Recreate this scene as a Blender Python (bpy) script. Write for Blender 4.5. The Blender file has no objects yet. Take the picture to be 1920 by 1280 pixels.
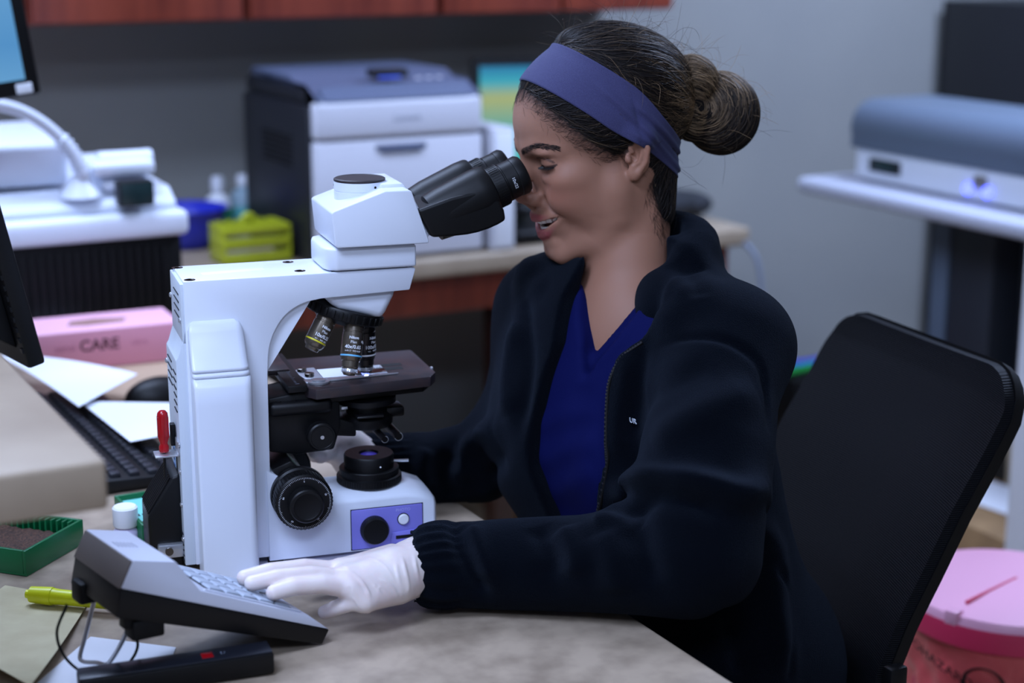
import bpy, bmesh, math, random
import numpy as np
from mathutils import Vector, Matrix

PI = math.pi
rad = math.radians
SC = bpy.context.scene
COL = SC.collection
random.seed(7)
RNG = np.random.default_rng(7)

# ------------------------------------------------------------------ camera, world, lights, exposure
TH, FPX, CZ = rad(13.7), 3200.0, 1.451
cam = bpy.data.cameras.new('camera'); cam_o = bpy.data.objects.new('camera', cam); COL.objects.link(cam_o)
cam_o.location = (0, 0, CZ); cam_o.rotation_euler = (rad(90) - TH, 0, 0)
cam.sensor_width = 36.0; cam.lens = FPX / 1920 * 36.0
cam.clip_start = 0.05
cam.dof.use_dof = True; cam.dof.focus_distance = 1.84; cam.dof.aperture_fstop = 3.0
SC.camera = cam_o
SC.view_settings.view_transform = 'Standard'
SC.view_settings.look = 'None'
SC.view_settings.gamma = 1.0
SC.view_settings.exposure = 0.0
SC.view_settings.use_curve_mapping = False
SC.cycles.use_denoising = True

W = bpy.data.worlds.new('room_ambient'); SC.world = W; W.use_nodes = True
W.node_tree.nodes['Background'].inputs[0].default_value = (0.5, 0.65, 1.0, 1)
W.node_tree.nodes['Background'].inputs[1].default_value = 0.06

A_ = np.array([math.cos(rad(28)), math.sin(rad(28)), 0.0])      # along the back wall, to the right
B_ = np.array([-A_[1], A_[0], 0.0])                             # towards the back wall
R0 = np.array([-.196, 3.62, 0.0])
RZ = rad(28)
def R(s, t, z=0.0):
    p = R0 + s * A_ + t * B_
    return Vector((p[0], p[1], z))

def ceiling_light(s, t, sx, sy, power, col):
    l = bpy.data.lights.new('ceiling_panel', 'AREA'); l.shape = 'RECTANGLE'; l.size = sx; l.size_y = sy
    l.energy = power; l.color = col
    o = bpy.data.objects.new('ceiling_panel_light', l); COL.objects.link(o)
    o.location = R(s, t, 2.66); o.rotation_euler = (0, 0, RZ)
    return o
COOL = (0.51, 0.65, 1.0)
PANELS = [(-2.1, -2.45, 1.2, .6, 66), (-1.15, -0.55, 1.2, .6, 46), (-1.7, -3.9, 1.2, .6, 44), (1.45, -0.8, 1.2, .6, 98), (-1.6, 0.25, 1.2, .3, 19)]
for p in PANELS:
    ceiling_light(*p[:4], p[4], COOL)

# ------------------------------------------------------------------ pixel helpers (frame of the photograph, used to find real 3D places)
_c, _s = math.cos(TH), math.sin(TH)
def ray(px, py):
    dx = (px - 960) / FPX; dy = (640 - py) / FPX
    return np.array([dx, _c + dy * _s, -_s + dy * _c])
def at(px, py, d):
    return Vector(np.array([0, 0, CZ]) + ray(px, py) * d)
def atz(px, py, z):
    r = ray(px, py); return at(px, py, (z - CZ) / r[2])

def on_t(px, py, t):
    r = ray(px, py); o = np.array([0, 0, CZ]); k = ((R0 + t * B_ - o) @ B_) / (r @ B_); q = o + r * k
    return float((q - R0) @ A_), float(q[2])
# ------------------------------------------------------------------ materials
def srgb(*c):
    r = []
    for v in c:
        v /= 255.0
        r.append(v / 12.92 if v <= .04045 else ((v + .055) / 1.055) ** 2.4)
    return (*r, 1.0)

def mat(name, col, rough=.5, metal=0.0, spec=.5, var=None, bump=None, attr=None, sheen=0.0, coat=0.0, emit=None,
        trans=0.0, sss=0.0, ior=None, wave=None, coords='Object'):
    m = bpy.data.materials.new(name); m.use_nodes = True
    nt = m.node_tree; N = nt.nodes; L = nt.links; b = N['Principled BSDF']
    b.inputs['Base Color'].default_value = col
    b.inputs['Roughness'].default_value = rough; b.inputs['Metallic'].default_value = metal
    b.inputs['Specular IOR Level'].default_value = spec
    if ior: b.inputs['IOR'].default_value = ior
    if sheen: b.inputs['Sheen Weight'].default_value = sheen; b.inputs['Sheen Roughness'].default_value = .45; b.inputs['Sheen Tint'].default_value = (.55, .7, 1, 1)
    if coat: b.inputs['Coat Weight'].default_value = coat; b.inputs['Coat Roughness'].default_value = .15
    if trans: b.inputs['Transmission Weight'].default_value = trans
    if sss:
        b.inputs['Subsurface Weight'].default_value = sss
        b.inputs['Subsurface Radius'].default_value = (1.0, .35, .2); b.inputs['Subsurface Scale'].default_value = .006
    if emit:
        b.inputs['Emission Color'].default_value = emit[0]; b.inputs['Emission Strength'].default_value = emit[1]
    tc = N.new('ShaderNodeTexCoord')
    csock = None
    if attr:
        at_ = N.new('ShaderNodeAttribute'); at_.attribute_name = attr; csock = at_.outputs['Color']
        L.new(csock, b.inputs['Base Color'])
    if var:                                     # (scale, second colour, detail, contrast lo, hi)
        n = N.new('ShaderNodeTexNoise'); n.inputs['Scale'].default_value = var[0]
        n.inputs['Detail'].default_value = var[2] if len(var) > 2 else 4
        L.new(tc.outputs[coords], n.inputs['Vector'])
        rp = N.new('ShaderNodeMapRange'); rp.inputs['From Min'].default_value = var[3] if len(var) > 3 else .35
        rp.inputs['From Max'].default_value = var[4] if len(var) > 4 else .65
        L.new(n.outputs['Fac'], rp.inputs['Value'])
        mx = N.new('ShaderNodeMix'); mx.data_type = 'RGBA'
        L.new(rp.outputs['Result'], mx.inputs['Factor'])
        mx.inputs['A'].default_value = col; mx.inputs['B'].default_value = var[1]
        if csock: L.new(csock, mx.inputs['A'])
        if csock:
            mx.blend_type = 'MULTIPLY'
        L.new(mx.outputs['Result'], b.inputs['Base Color'])
    hs = None
    if wave:                                    # (scale, direction, strength, distortion)
        w = N.new('ShaderNodeTexWave'); w.bands_direction = wave[1]; w.inputs['Scale'].default_value = wave[0]
        w.inputs['Distortion'].default_value = wave[3] if len(wave) > 3 else 0
        L.new(tc.outputs[coords], w.inputs['Vector']); hs = w.outputs['Fac']
        bp = N.new('ShaderNodeBump'); bp.inputs['Strength'].default_value = wave[2]; bp.inputs['Distance'].default_value = .001
        L.new(hs, bp.inputs['Height']); L.new(bp.outputs['Normal'], b.inputs['Normal']); prev = bp
    else: prev = None
    if bump:                                    # (scale, strength, distance)
        n = N.new('ShaderNodeTexNoise'); n.inputs['Scale'].default_value = bump[0]; n.inputs['Detail'].default_value = 5
        L.new(tc.outputs[coords], n.inputs['Vector'])
        bp = N.new('ShaderNodeBump'); bp.inputs['Strength'].default_value = bump[1]
        bp.inputs['Distance'].default_value = bump[2] if len(bump) > 2 else .001
        L.new(n.outputs['Fac'], bp.inputs['Height'])
        if prev: L.new(prev.outputs['Normal'], bp.inputs['Normal'])
        L.new(bp.outputs['Normal'], b.inputs['Normal'])
    return m

def wood(name, c1, c2, scale=6):
    m = bpy.data.materials.new(name); m.use_nodes = True
    nt = m.node_tree; N = nt.nodes; L = nt.links; b = N['Principled BSDF']
    tc = N.new('ShaderNodeTexCoord'); mp = N.new('ShaderNodeMapping'); mp.inputs['Scale'].default_value = (scale, scale, scale * .12)
    n = N.new('ShaderNodeTexNoise'); n.inputs['Scale'].default_value = 3; n.inputs['Detail'].default_value = 8; n.inputs['Distortion'].default_value = 1.2
    cr = N.new('ShaderNodeValToRGB'); cr.color_ramp.elements[0].position = .3; cr.color_ramp.elements[1].position = .72
    cr.color_ramp.elements[0].color = c1; cr.color_ramp.elements[1].color = c2
    L.new(tc.outputs['Object'], mp.inputs['Vector']); L.new(mp.outputs['Vector'], n.inputs['Vector']); L.new(n.outputs['Fac'], cr.inputs['Fac'])
    L.new(cr.outputs['Color'], b.inputs['Base Color']); b.inputs['Roughness'].default_value = .42
    return m

# ------------------------------------------------------------------ mesh building
class MB:
    def __init__(self): self.bm = bmesh.new(); self.M = Matrix.Identity(4)
    def _merge(self, tmp, M=None):
        me = bpy.data.meshes.new('tmp'); tmp.to_mesh(me); tmp.free()
        me.transform(self.M @ (M or Matrix.Identity(4))); self.bm.from_mesh(me); bpy.data.meshes.remove(me); return self
    def _bev(self, t, w, seg=2, ang=25):
        if w <= 0: return
        es = [e for e in t.edges if len(e.link_faces) == 2 and e.calc_face_angle(0) > rad(ang)]
        bmesh.ops.bevel(t, geom=es, offset=w, segments=seg, profile=.5, affect='EDGES', clamp_overlap=True)
    def box(self, x0, x1, y0, y1, z0, z1, bev=0, seg=2, M=None):
        t = bmesh.new()
        vs = [t.verts.new((x, y, z)) for z in (z0, z1) for y in (y0, y1) for x in (x0, x1)]
        for q in ((0, 2, 3, 1), (4, 5, 7, 6), (0, 1, 5, 4), (2, 6, 7, 3), (0, 4, 6, 2), (1, 3, 7, 5)): t.faces.new([vs[i] for i in q])
        bmesh.ops.recalc_face_normals(t, faces=t.faces[:]); self._bev(t, bev, seg); return self._merge(t, M)
    def prism(self, poly, lo, hi, axis='y', bev=0, seg=2, ang=25, M=None):
        """poly in the two other axes, swept from lo to hi along axis"""
        t = bmesh.new()
        def P(a, b, c): return {'y': (a, c, b), 'z': (a, b, c), 'x': (c, a, b)}[axis]
        r0 = [t.verts.new(P(a, b, lo)) for a, b in poly]; r1 = [t.verts.new(P(a, b, hi)) for a, b in poly]
        n = len(poly)
        t.faces.new(r0); t.faces.new(r1[::-1])
        for i in range(n): t.faces.new([r0[i], r1[i], r1[(i + 1) % n], r0[(i + 1) % n]])
        bmesh.ops.recalc_face_normals(t, faces=t.faces[:]); self._bev(t, bev, seg, ang); return self._merge(t, M)
    def loft(self, rings, caps=True, closed=True, M=None):
        t = bmesh.new(); R_ = [[t.verts.new(p) for p in r] for r in rings]; n = len(rings[0])
        for a, b in zip(R_, R_[1:]):
            for i in range(n if closed else n - 1): t.faces.new([a[i], a[(i + 1) % n], b[(i + 1) % n], b[i]])
        if caps and closed: t.faces.new(R_[0][::-1]); t.faces.new(R_[-1])
        bmesh.ops.recalc_face_normals(t, faces=t.faces[:]); return self._merge(t, M)
    def lathe(self, prof, n=32, M=None, caps=True):
        """prof [(r, z)] around z"""
        rings = [[(r * math.cos(2 * PI * k / n), r * math.sin(2 * PI * k / n), z) for k in range(n)] for r, z in prof]
        return self.loft(rings, caps, True, M)
    def cyl(self, p0, p1, r0, r1=None, n=24, bev=0):
        r1 = r0 if r1 is None else r1; L = (Vector(p1) - Vector(p0)).length
        pr = [(r0, 0), (r1, L)] if not bev else [(r0 - bev, 0), (r0, bev), (r1, L - bev), (r1 - bev, L)]
        return self.lathe(pr, n, axis_m(p0, p1))
    def tube(self, pts, r, n=10, closed=False):
        pts = [Vector(p) for p in pts]; rr = r if isinstance(r, (list, tuple)) else [r] * len(pts)
        rings = []; up = None
        for i, p in enumerate(pts):
            tg = (pts[min(i + 1, len(pts) - 1)] - pts[max(i - 1, 0)]).normalized()
            if up is None:
                up = Vector((0, 0, 1)) if abs(tg.z) < .9 else Vector((1, 0, 0))
            x = tg.cross(up).normalized(); y = x.cross(tg).normalized(); up = y
            rings.append([p + (x * math.cos(2 * PI * k / n) + y * math.sin(2 * PI * k / n)) * rr[i] for k in range(n)])
        return self.loft(rings)
    def ball(self, c, r, u=20, v=12):
        r = (r, r, r) if not isinstance(r, (list, tuple)) else r
        t = bmesh.new(); bmesh.ops.create_uvsphere(t, u_segments=u, v_segments=v, radius=1)
        return self._merge(t, Matrix.Translation(c) @ Matrix.Diagonal((*r, 1)))
    def raw(self, verts, faces, M=None):
        t = bmesh.new(); vs = [t.verts.new(v) for v in verts]
        for f in faces: t.faces.new([vs[i] for i in f])
        return self._merge(t, M)
    def text(self, s, size, M, depth=.0001, cyl=None, align='CENTER', bold=0.0):
        """lettering in the local xz plane of M (reads along +x, up +z, faces -y); cyl=(radius) wraps it round a z axis"""
        cu = bpy.data.curves.new('txt', 'FONT'); cu.body = s; cu.size = size; cu.align_x = align; cu.align_y = 'CENTER'
        cu.resolution_u = 3; cu.offset = bold
        o = bpy.data.objects.new('txt', cu); COL.objects.link(o)
        dg = bpy.context.evaluated_depsgraph_get(); me = bpy.data.meshes.new_from_object(o.evaluated_get(dg))
        bpy.data.objects.remove(o); bpy.data.curves.remove(cu)
        t = bmesh.new(); t.from_mesh(me); bpy.data.meshes.remove(me)
        if not t.faces: t.free(); return self
        if cyl: bmesh.ops.subdivide_edges(t, edges=[e for e in t.edges if e.calc_length() > size * .25], cuts=1)
        ex = bmesh.ops.extrude_face_region(t, geom=t.faces[:])
        for v in [g for g in ex['geom'] if isinstance(g, bmesh.types.BMVert)]: v.co.z += depth
        for v in t.verts:
            x, y, z = v.co
            if cyl:
                a = x / cyl; rr = cyl + z - depth * .3
                v.co = (rr * math.sin(a), -rr * math.cos(a), y)
            else: v.co = (x, -z + depth * .3, y)
        bmesh.ops.recalc_face_normals(t, faces=t.faces[:])
        return self._merge(t, M)
    def build(self, name, m, parent=None, smooth=35, kind=None):
        me = bpy.data.meshes.new(name); bmesh.ops.remove_doubles(self.bm, verts=self.bm.verts[:], dist=1e-7)
        self.bm.to_mesh(me); self.bm.free()
        return obj(name, me, m, parent, smooth, kind)

def axis_m(p0, p1):
    p0 = Vector(p0); d = (Vector(p1) - p0).normalized()
    return Matrix.Translation(p0) @ d.to_track_quat('Z', 'Y').to_matrix().to_4x4()

def obj(name, me, m, parent=None, smooth=35, kind=None):
    if m: me.materials.append(m)
    if smooth:
        me.polygons.foreach_set('use_smooth', np.ones(len(me.polygons), bool))
        if smooth < 180: me.set_sharp_from_angle(angle=rad(smooth))
    o = bpy.data.objects.new(name, me); COL.objects.link(o)
    if parent: o.parent = parent
    if kind: o['kind'] = kind
    return o

def tag(o, label, cat, group=None):
    o['label'] = label; o['category'] = cat
    if group: o['group'] = group
    return o
def thing(name, label, cat, loc=(0, 0, 0), rz=0.0, group=None):
    o = bpy.data.objects.new(name, None); COL.objects.link(o); o.empty_display_size = .05
    o.location = loc; o.rotation_euler = (0, 0, rz)
    return tag(o, label, cat, group)
def struct(o): o['kind'] = 'structure'; return o
def place(o, loc, rz=0.0): o.location = loc; o.rotation_euler = (0, 0, rz); return o
def room(o): return place(o, R(0, 0, 0), RZ)           # object modelled in room axes (s, t, z)
def T4(x, y, z): return Matrix.Translation((x, y, z))
def RX(a): return Matrix.Rotation(rad(a), 4, 'X')
def RY(a): return Matrix.Rotation(rad(a), 4, 'Y')
def RZm(a): return Matrix.Rotation(rad(a), 4, 'Z')
def interp_path(pts, n):
    """Catmull-Rom through pts"""
    P = [Vector(p) for p in pts]; P = [P[0] * 2 - P[1]] + P + [P[-1] * 2 - P[-2]]; out = []
    for i in range(1, len(P) - 2):
        for k in range(n):
            u = k / n; a, b, c, d = P[i - 1:i + 3]
            out.append(.5 * ((2 * b) + (c - a) * u + (2 * a - 5 * b + 4 * c - d) * u * u + (3 * b - a - 3 * c + d) * u ** 3))
    return out + [P[-2]]

M_WALL = mat('painted_wall', srgb(150, 150, 146), .75, var=(1.2, srgb(140, 141, 140)), bump=(160, .08))
M_FLOOR = mat('tan_floor', srgb(158, 140, 116), .55, var=(5, srgb(136, 120, 98)))
M_CEIL = mat('ceiling_paint', srgb(225, 225, 222), .9, bump=(80, .2))
M_LAMI = mat('stone_laminate', srgb(172, 154, 134), .38, var=(26, srgb(140, 124, 107), 9, .36, .68), bump=(60, .03))
M_LAMI2 = mat('beige_laminate', srgb(158, 141, 120), .42, var=(9, srgb(142, 125, 105), 5, .35, .7))
M_CHERRY = wood('cherry_wood', srgb(100, 36, 24), srgb(142, 62, 42))
M_DARKWOOD = wood('dark_wood', srgb(40, 20, 16), srgb(58, 30, 22))
M_WHITEPL = mat('white_plastic', srgb(226, 228, 234), .35, spec=.4)
M_LABWHITE = mat('instrument_white', srgb(222, 227, 238), .33, spec=.45, bump=(900, .04))
M_GREYPL = mat('grey_plastic', srgb(128, 136, 152), .4)
M_BLACK = mat('black_plastic', srgb(9, 9, 11), .45, spec=.3, bump=(700, .06))
M_BLACKM = mat('matt_black_plastic', srgb(7, 7, 9), .6, spec=.25)
M_BLACKG = mat('black_anodised_metal', srgb(10, 9, 11), .35, spec=.4)
M_STEEL = mat('steel', srgb(196, 198, 204), .28, metal=.8)
M_GUN = mat('gunmetal', srgb(104, 98, 92), .28, metal=1.0)
M_GLASS = mat('clear_glass', (1, 1, 1, 1), .03, trans=1.0, ior=1.45)
M_PAPER = mat('white_paper', srgb(232, 234, 240), .8)
M_INK = mat('dark_print', srgb(40, 40, 52), .7)
M_RED = mat('red_plastic', srgb(190, 18, 30), .22, trans=.35)
M_GREENBX = mat('green_plastic', srgb(6, 98, 56), .35)
# ------------------------------------------------------------------ the room
def slab(name, x0, x1, y0, y1, z0, z1, m, bev=0):
    return struct(room(MB().box(x0, x1, y0, y1, z0, z1, bev).build(name, m)))
slab('floor', -4.2, 4.2, -5.2, 1.0, -.05, 0, M_FLOOR)
slab('ceiling', -4.2, 4.2, -5.2, 1.0, 2.70, 2.75, M_CEIL)
slab('wall_back', -4.2, 4.2, .72, .82, 0, 2.70, M_WALL)
slab('wall_left', -4.2, -4.1, -5.2, .72, 0, 2.70, M_WALL)
slab('wall_right', 4.1, 4.2, -5.2, .72, 0, 2.70, M_WALL)
slab('wall_front', -4.1, 4.1, -5.2, -5.1, 0, 2.70, M_WALL)
slab('baseboard_back', -4.1, 4.1, .70, .72, 0, .10, mat('baseboard_vinyl', srgb(70, 66, 62), .5))
M_TRIM = mat('white_trim_paint', srgb(214, 216, 220), .5)
# white post at the right edge of the view
pp = atz(1904, 700, .9) * 0 + at(2000, 700, 3.15)
o = MB().box(0, .14, -.02, .12, 0, 2.70, .004).build('trim_1', M_TRIM); place(o, (pp.x - .004, pp.y, 0), RZ); struct(o)
M_LENS = mat('light_diffuser', srgb(230, 235, 245), .6, emit=((.8, .88, 1, 1), 1.2))
for i, (s, t, sx, sy, pw) in enumerate(PANELS):
    g = thing('ceiling_light', ('recessed white ceiling light panel above the desk, out of view', 'recessed white ceiling light panel above the analyser', 'recessed white ceiling light panel behind the viewpoint', 'recessed white ceiling light panel by the grey machine', 'narrow white ceiling light panel along the upper cabinets')[i], 'light', R(s, t, 2.70), RZ, 'ceiling light panels')
    MB().box(-sx / 2 - .03, sx / 2 + .03, -sy / 2 - .03, sy / 2 + .03, -.014, 0, .003).build('frame', M_TRIM, g)
    MB().box(-sx / 2, sx / 2, -sy / 2, sy / 2, -.018, -.010).build('diffuser', M_LENS, g)

# upper cherry cabinets: each cabinet is a thing
cabs = [(-1.22, -.735), (-.715, -.245), (-.235, .23), (.24, .885)]
cl = ['cherry wall cabinet above the far left screen, at the photo edge', 'cherry wall cabinet above the white analyser, left of the printer', 'cherry wall cabinet right above the black and white printer', 'cherry wall cabinet above the woman, last one on the right']
for (x0, x1), lb in zip(cabs, cl):
    g = thing('wall_cabinet', lb, 'cabinet', R(x0, .40, 1.245), RZ, 'cherry wall cabinets')
    w = x1 - x0
    MB().box(0, w, 0, .318, 0, .72, .003).build('cabinet_body', M_CHERRY, g)
    k = 1 if w < .55 else 2
    for j in range(k):
        a, b = w * j / k + .004, w * (j + 1) / k - .004
        d = MB().box(a, b, -.021, -.001, .004, .716, .004).build('door', M_CHERRY, g)
        MB().tube(interp_path([(b - .04, -.021, .10), (b - .04, -.045, .115), (b - .04, -.045, .185), (b - .04, -.021, .20)], 4), .004, 8).build('handle', M_STEEL, d)

# ------------------------------------------------------------------ counters
g = thing('back_counter', 'long beige counter with a cherry apron below the wall cabinets', 'counter', R(0, 0, 0), RZ)
MB().box(-2.6, .868, 0, .71, .706, .75, .008, 3).build('countertop', M_LAMI2, g)
MB().box(-2.6, .84, .05, .075, .615, .705, .002).build('apron', M_CHERRY, g)
MB().box(.80, .835, .08, .69, 0, .70, .002).build('end_panel', M_CHERRY, g)
for x in (.22, -1.6): MB().box(x, x + .05, .08, .14, 0, .70, .002).build('support_panel', M_DARKWOOD, g)
MB().box(-2.6, .868, .685, .71, .751, .83, .004).build('backsplash', M_LAMI2, g) if False else None

g = thing('desk', 'beige mottled desk holding the microscope, its edge towards the woman', 'desk', R(0, 0, 0), RZ)
MB().box(-2.6, -.632, -2.62, -.003, .706, .75, .006, 3).build('desktop', M_LAMI, g)
MB().box(-2.5, -.84, -2.5, -.05, .65, .705, .002).build('apron', M_DARKWOOD, g)
for a, b in ((-.90, -2.45), (-.90, -.20), (-2.4, -2.45), (-2.4, -.2)):
    MB().box(a, a + .07, b, b + .07, 0, .60, .003).build('leg', M_DARKWOOD, g)

g = thing('raised_counter', 'thick beige transaction counter jutting in at the left edge above the desk', 'counter', R(0, 0, 0), RZ)
MB().box(-1.95, -1.212, -2.03, -1.60, 1.010, 1.05, .004, 3).build('countertop', M_LAMI2, g)
MB().box(-1.93, -1.55, -1.98, -1.65, .7505, 1.009, .002).build('support_wall', M_CHERRY, g)

# ------------------------------------------------------------------ printer
g = thing('laser_printer', 'black and white office printer with a small lit blue display', 'printer', R(-.235, .02, .75), RZ)
M_PRW = mat('printer_white', srgb(204, 204, 212), .45)
M_PRB = mat('printer_black', srgb(26, 28, 34), .45, bump=(500, .06))
M_PRG = mat('printer_grey', srgb(86, 94, 116), .42)
MB().box(.0, .40, .03, .43, .002, .335, .008).box(.008, .392, .0605, .43, .335, .372, .012).build('side_shell', M_PRB, g)
MB().box(.006, .394, -.002, .029, .008, .262, .006).build('paper_drawer', M_PRW, g)
MB().box(.006, .394, -.004, .029, .266, .345, .010, 3).build('front_cover', M_PRW, g)
MB().prism([(.03, .372), (-.002, .346), (.06, .346)], .03, .37, 'x').prism([(-.0, .347), (.05, .347), (.16, .392), (.40, .392), (.40, .373), (.06, .373)], .012, .388, 'x', .004).build('top_cover', M_PRG, g)
MB().box(.14, .26, -.0035, .004, .238, .252, .003).box(.15, .25, -.008, -.002, .236, .241, .002).build('drawer_handle', M_PRG, g)
MB().text('Lexmark', .018, T4(.215, -.0042, .305), .0004).build('lettering', M_GREYPL, g)
M_LCD = mat('blue_display', srgb(40, 70, 190), .3, emit=(srgb(70, 110, 255), .55))
MB().box(.17, .25, .064, .110, .384, .402, .003, M=None).build('display_bezel', M_PRB, g)
sl = math.atan2(.045, .11)
MB().box(-.026, .026, -.019, .019, 0, .003, .001, M=T4(.205, .080, .391) @ RX(24)).build('display', M_LCD, g)
for k in range(3): MB().box(-.006, .006, -.003, .003, 0, .003, .001, M=T4(.28 + .025 * k, .08, .378) @ RX(22)).build('button', M_PRW, g)
for k in range(6): MB().box(-.002, .001, .12, .30, .20 + .012 * k, .205 + .012 * k).build('vent_slot', M_BLACKM, g)

# white tower box beside the printer, monitor behind, phone
g = thing('computer_tower', 'slim white box standing close against the right side of the printer', 'computer', R(.180, .01, .75), RZ)
MB().box(0, .055, 0, .36, .002, .272, .005).build('case', M_PRW, g)
MB().box(.004, .051, -.003, .0, .01, .262, .002).build('front_panel', M_WHITEPL, g)
g = thing('desktop_monitor', 'monitor with a lit teal and yellow screen behind the woman\'s forehead', 'monitor', R(.60, .40, .725), RZ + rad(-14))
MB().box(-.25, .25, 0, .03, .10, .41, .006).build('bezel', M_BLACK, g)
M_SCR2 = bpy.data.materials.new('teal_screen'); M_SCR2.use_nodes = True
def screen_mat(m, stops, strength, axis=2):
    N = m.node_tree.nodes; L = m.node_tree.links; b = N['Principled BSDF']
    tc = N.new('ShaderNodeTexCoord'); sp = N.new('ShaderNodeSeparateXYZ'); cr = N.new('ShaderNodeValToRGB')
    L.new(tc.outputs['Generated'], sp.inputs[0]); L.new(sp.outputs[axis], cr.inputs['Fac'])
    els = cr.color_ramp.elements
    while len(els) < len(stops): els.new(.5)
    for e, (p, c) in zip(els, stops): e.position = p; e.color = c
    b.inputs['Base Color'].default_value = (.01, .01, .01, 1); b.inputs['Roughness'].default_value = .2
    L.new(cr.outputs['Color'], b.inputs['Emission Color']); b.inputs['Emission Strength'].default_value = strength
screen_mat(M_SCR2, [(0, srgb(40, 130, 160)), (.18, srgb(70, 190, 190)), (.45, srgb(100, 170, 160)), (.72, srgb(170, 180, 120)), (.86, srgb(60, 170, 190)), (1, srgb(40, 120, 170))], .9)
MB().box(-.232, .232, -.002, .001, .118, .392).build('screen', M_SCR2, g)
MB().box(-.03, .03, .03, .05, .04, .25).box(-.11, .11, -.02, .10, .026, .045, .004).build('stand', M_BLACK, g)
g = thing('desk_phone', 'black desk phone on the back counter beside the white box', 'phone', R(.255, .04, .75), RZ)
MB().prism([(0, .002), (.20, .002), (.20, .085), (.16, .085), (0, .03)], 0, .20, 'x', .006).build('phone_base', M_BLACK, g)
MB().tube(interp_path([(.035, .06, .085), (.035, .10, .105), (.035, .17, .115)], 5), .02, 10).ball((.035, .05, .075), (.024, .03, .018)).ball((.035, .18, .105), (.024, .03, .018)).build('handset', M_BLACK, g)
for i in range(4):
    for j in range(3): MB().box(.09 + .03 * j, .11 + .03 * j, .06 + .025 * i, .075 + .025 * i, .045 + .0088 * i, .064 + .0088 * i, .002).build('phone_key', M_GREYPL, g)
o = MB(); o.ball((0, 0, .045), (.15, .09, .043)); o.ball((.12, .02, .035), (.09, .07, .034)); o.ball((-.09, .03, .055), (.08, .06, .034))
o = o.build('black_bag', mat('black_cloth', srgb(24, 26, 32), .8, bump=(60, .5, .004))); place(o, R(.66, .16, .752), RZ)
tag(o, 'soft black cloth bag slumped on the counter behind the woman\'s collar', 'bag')
o = MB().tube(interp_path([(.0, -.012, -.02), (.03, -.03, -.08), (.05, -.03, -.25), (.06, -.02, -.48), (.09, .02, -.70)], 8), .006, 8).build('hanging_cable', M_GREYPL); place(o, R(.84, -.005, .74), RZ)
tag(o, 'grey cable hanging from the right end of the back counter', 'cable')

# blue tray, spray bottle, second bottle, rack
g = thing('blue_basin', 'round blue plastic basin on the counter behind the yellow rack', 'basin', R(-.40, .40, .75), RZ)
MB().lathe([(.06, .002), (.085, .03), (.094, .085), (.100, .088), (.097, .083), (.080, .03), (.055, .008), (.0005, .008)], 28, caps=False).build('bowl', mat('blue_plastic', srgb(46, 56, 190), .35), g)
g = thing('spray_bottle', 'white capped bottle with a green label on the back counter', 'bottle', R(-.285, .50, .75), RZ)
MB().lathe([(.028, .0), (.031, .004), (.031, .070), (.025, .088), (.012, .098), (.012, .106)], 24).build('bottle_body', M_WHITEPL, g)
MB().lathe([(.0315, .02), (.0315, .065)], 24, caps=False).build('label', mat('green_label', srgb(40, 140, 100), .5), g)
MB().lathe([(.015, .104), (.015, .128), (.013, .136), (.0005, .138)], 16).build('cap', M_WHITEPL, g)
g = thing('reagent_bottle', 'pale bottle with a teal label right of the white capped bottle', 'bottle', R(-.212, .535, .75), RZ)
MB().lathe([(.028, 0), (.031, .004), (.031, .075), (.025, .092), (.012, .10), (.012, .108)], 24).build('bottle_body', mat('frosted_plastic', srgb(170, 196, 210), .3, trans=.3), g)
MB().lathe([(.0315, .02), (.0315, .06)], 24, caps=False).build('label', mat('teal_label', srgb(90, 170, 170), .5), g)
MB().lathe([(.014, .106), (.014, .128), (.012, .131)], 16).build('cap', M_WHITEPL, g)
M_YEL = mat('lime_plastic', srgb(178, 184, 40), .35)
g = thing('tube_rack', 'lime yellow test tube rack on the counter left of the microscope head', 'rack', R(-.402, .115, .75), RZ + rad(0))
for z in (.002, .036, .066): 
    m = MB(); m.box(0, .150, 0, .10, z, z + .006, .001); m.build('shelf', M_YEL, g)
for x in (0, .1455): MB().box(x, x + .0045, 0, .10, .002, .082, .001).build('end_plate', M_YEL, g)
for z in (.012, .045, .070): MB().box(.003, .147, -.002, .002, z, z + .013, .001).build('rail', M_YEL, g)
m = MB()
for i in range(6):
    for j in range(4): m.lathe([(.0085, .072), (.0085, .084), (.006, .084), (.006, .074)], 12, T4(.017 + .0232 * i, .014 + .024 * j, 0))
m.build('tube_holes', M_YEL, g)
MB().tube(interp_path([(.058, .05, .080), (.063, .05, .095), (.072, .05, .099), (.081, .05, .095), (.086, .05, .080)], 5), .007, 10).build('handle', M_YEL, g)

# ------------------------------------------------------------------ white bench analyser on its black base cabinet
g = thing('black_storage_box', 'wide black ribbed base box under the white analyser', 'box', R(-1.50, -.36, .75), RZ)
MB().box(0, .862, 0, .44, .001, .164, .004).build('box_body', M_BLACKM, g)
for k in range(44): MB().box(.16 + .0155 * k, .168 + .0155 * k, -.004, .0, .015, .150, .001).build('rib', M_BLACK, g)
g = thing('bench_analyser', 'bulky white bench analyser with a curved white tube arm', 'analyser', R(-1.50, -.375, .915), RZ)
MB().box(0, .875, 0, .46, .001, .046, .012, 3).build('base_tray', M_LABWHITE, g)
MB().prism([(.03, .046), (.03, .058), (.07, .082), (.42, .094), (.44, .046)], .04, .862, 'x', .006, 3).build('deck', M_LABWHITE, g)
MB().prism([(.10, .09), (.08, .168), (.36, .180), (.40, .09)], .14, .688, 'x', .012, 3).build('tower', M_LABWHITE, g)
MB().prism([(.05, .08), (.04, .095), (.10, .112), (.28, .120), (.30, .08)], .735, .828, 'x', .010, 3).build('printer_head', M_LABWHITE, g)
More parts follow.
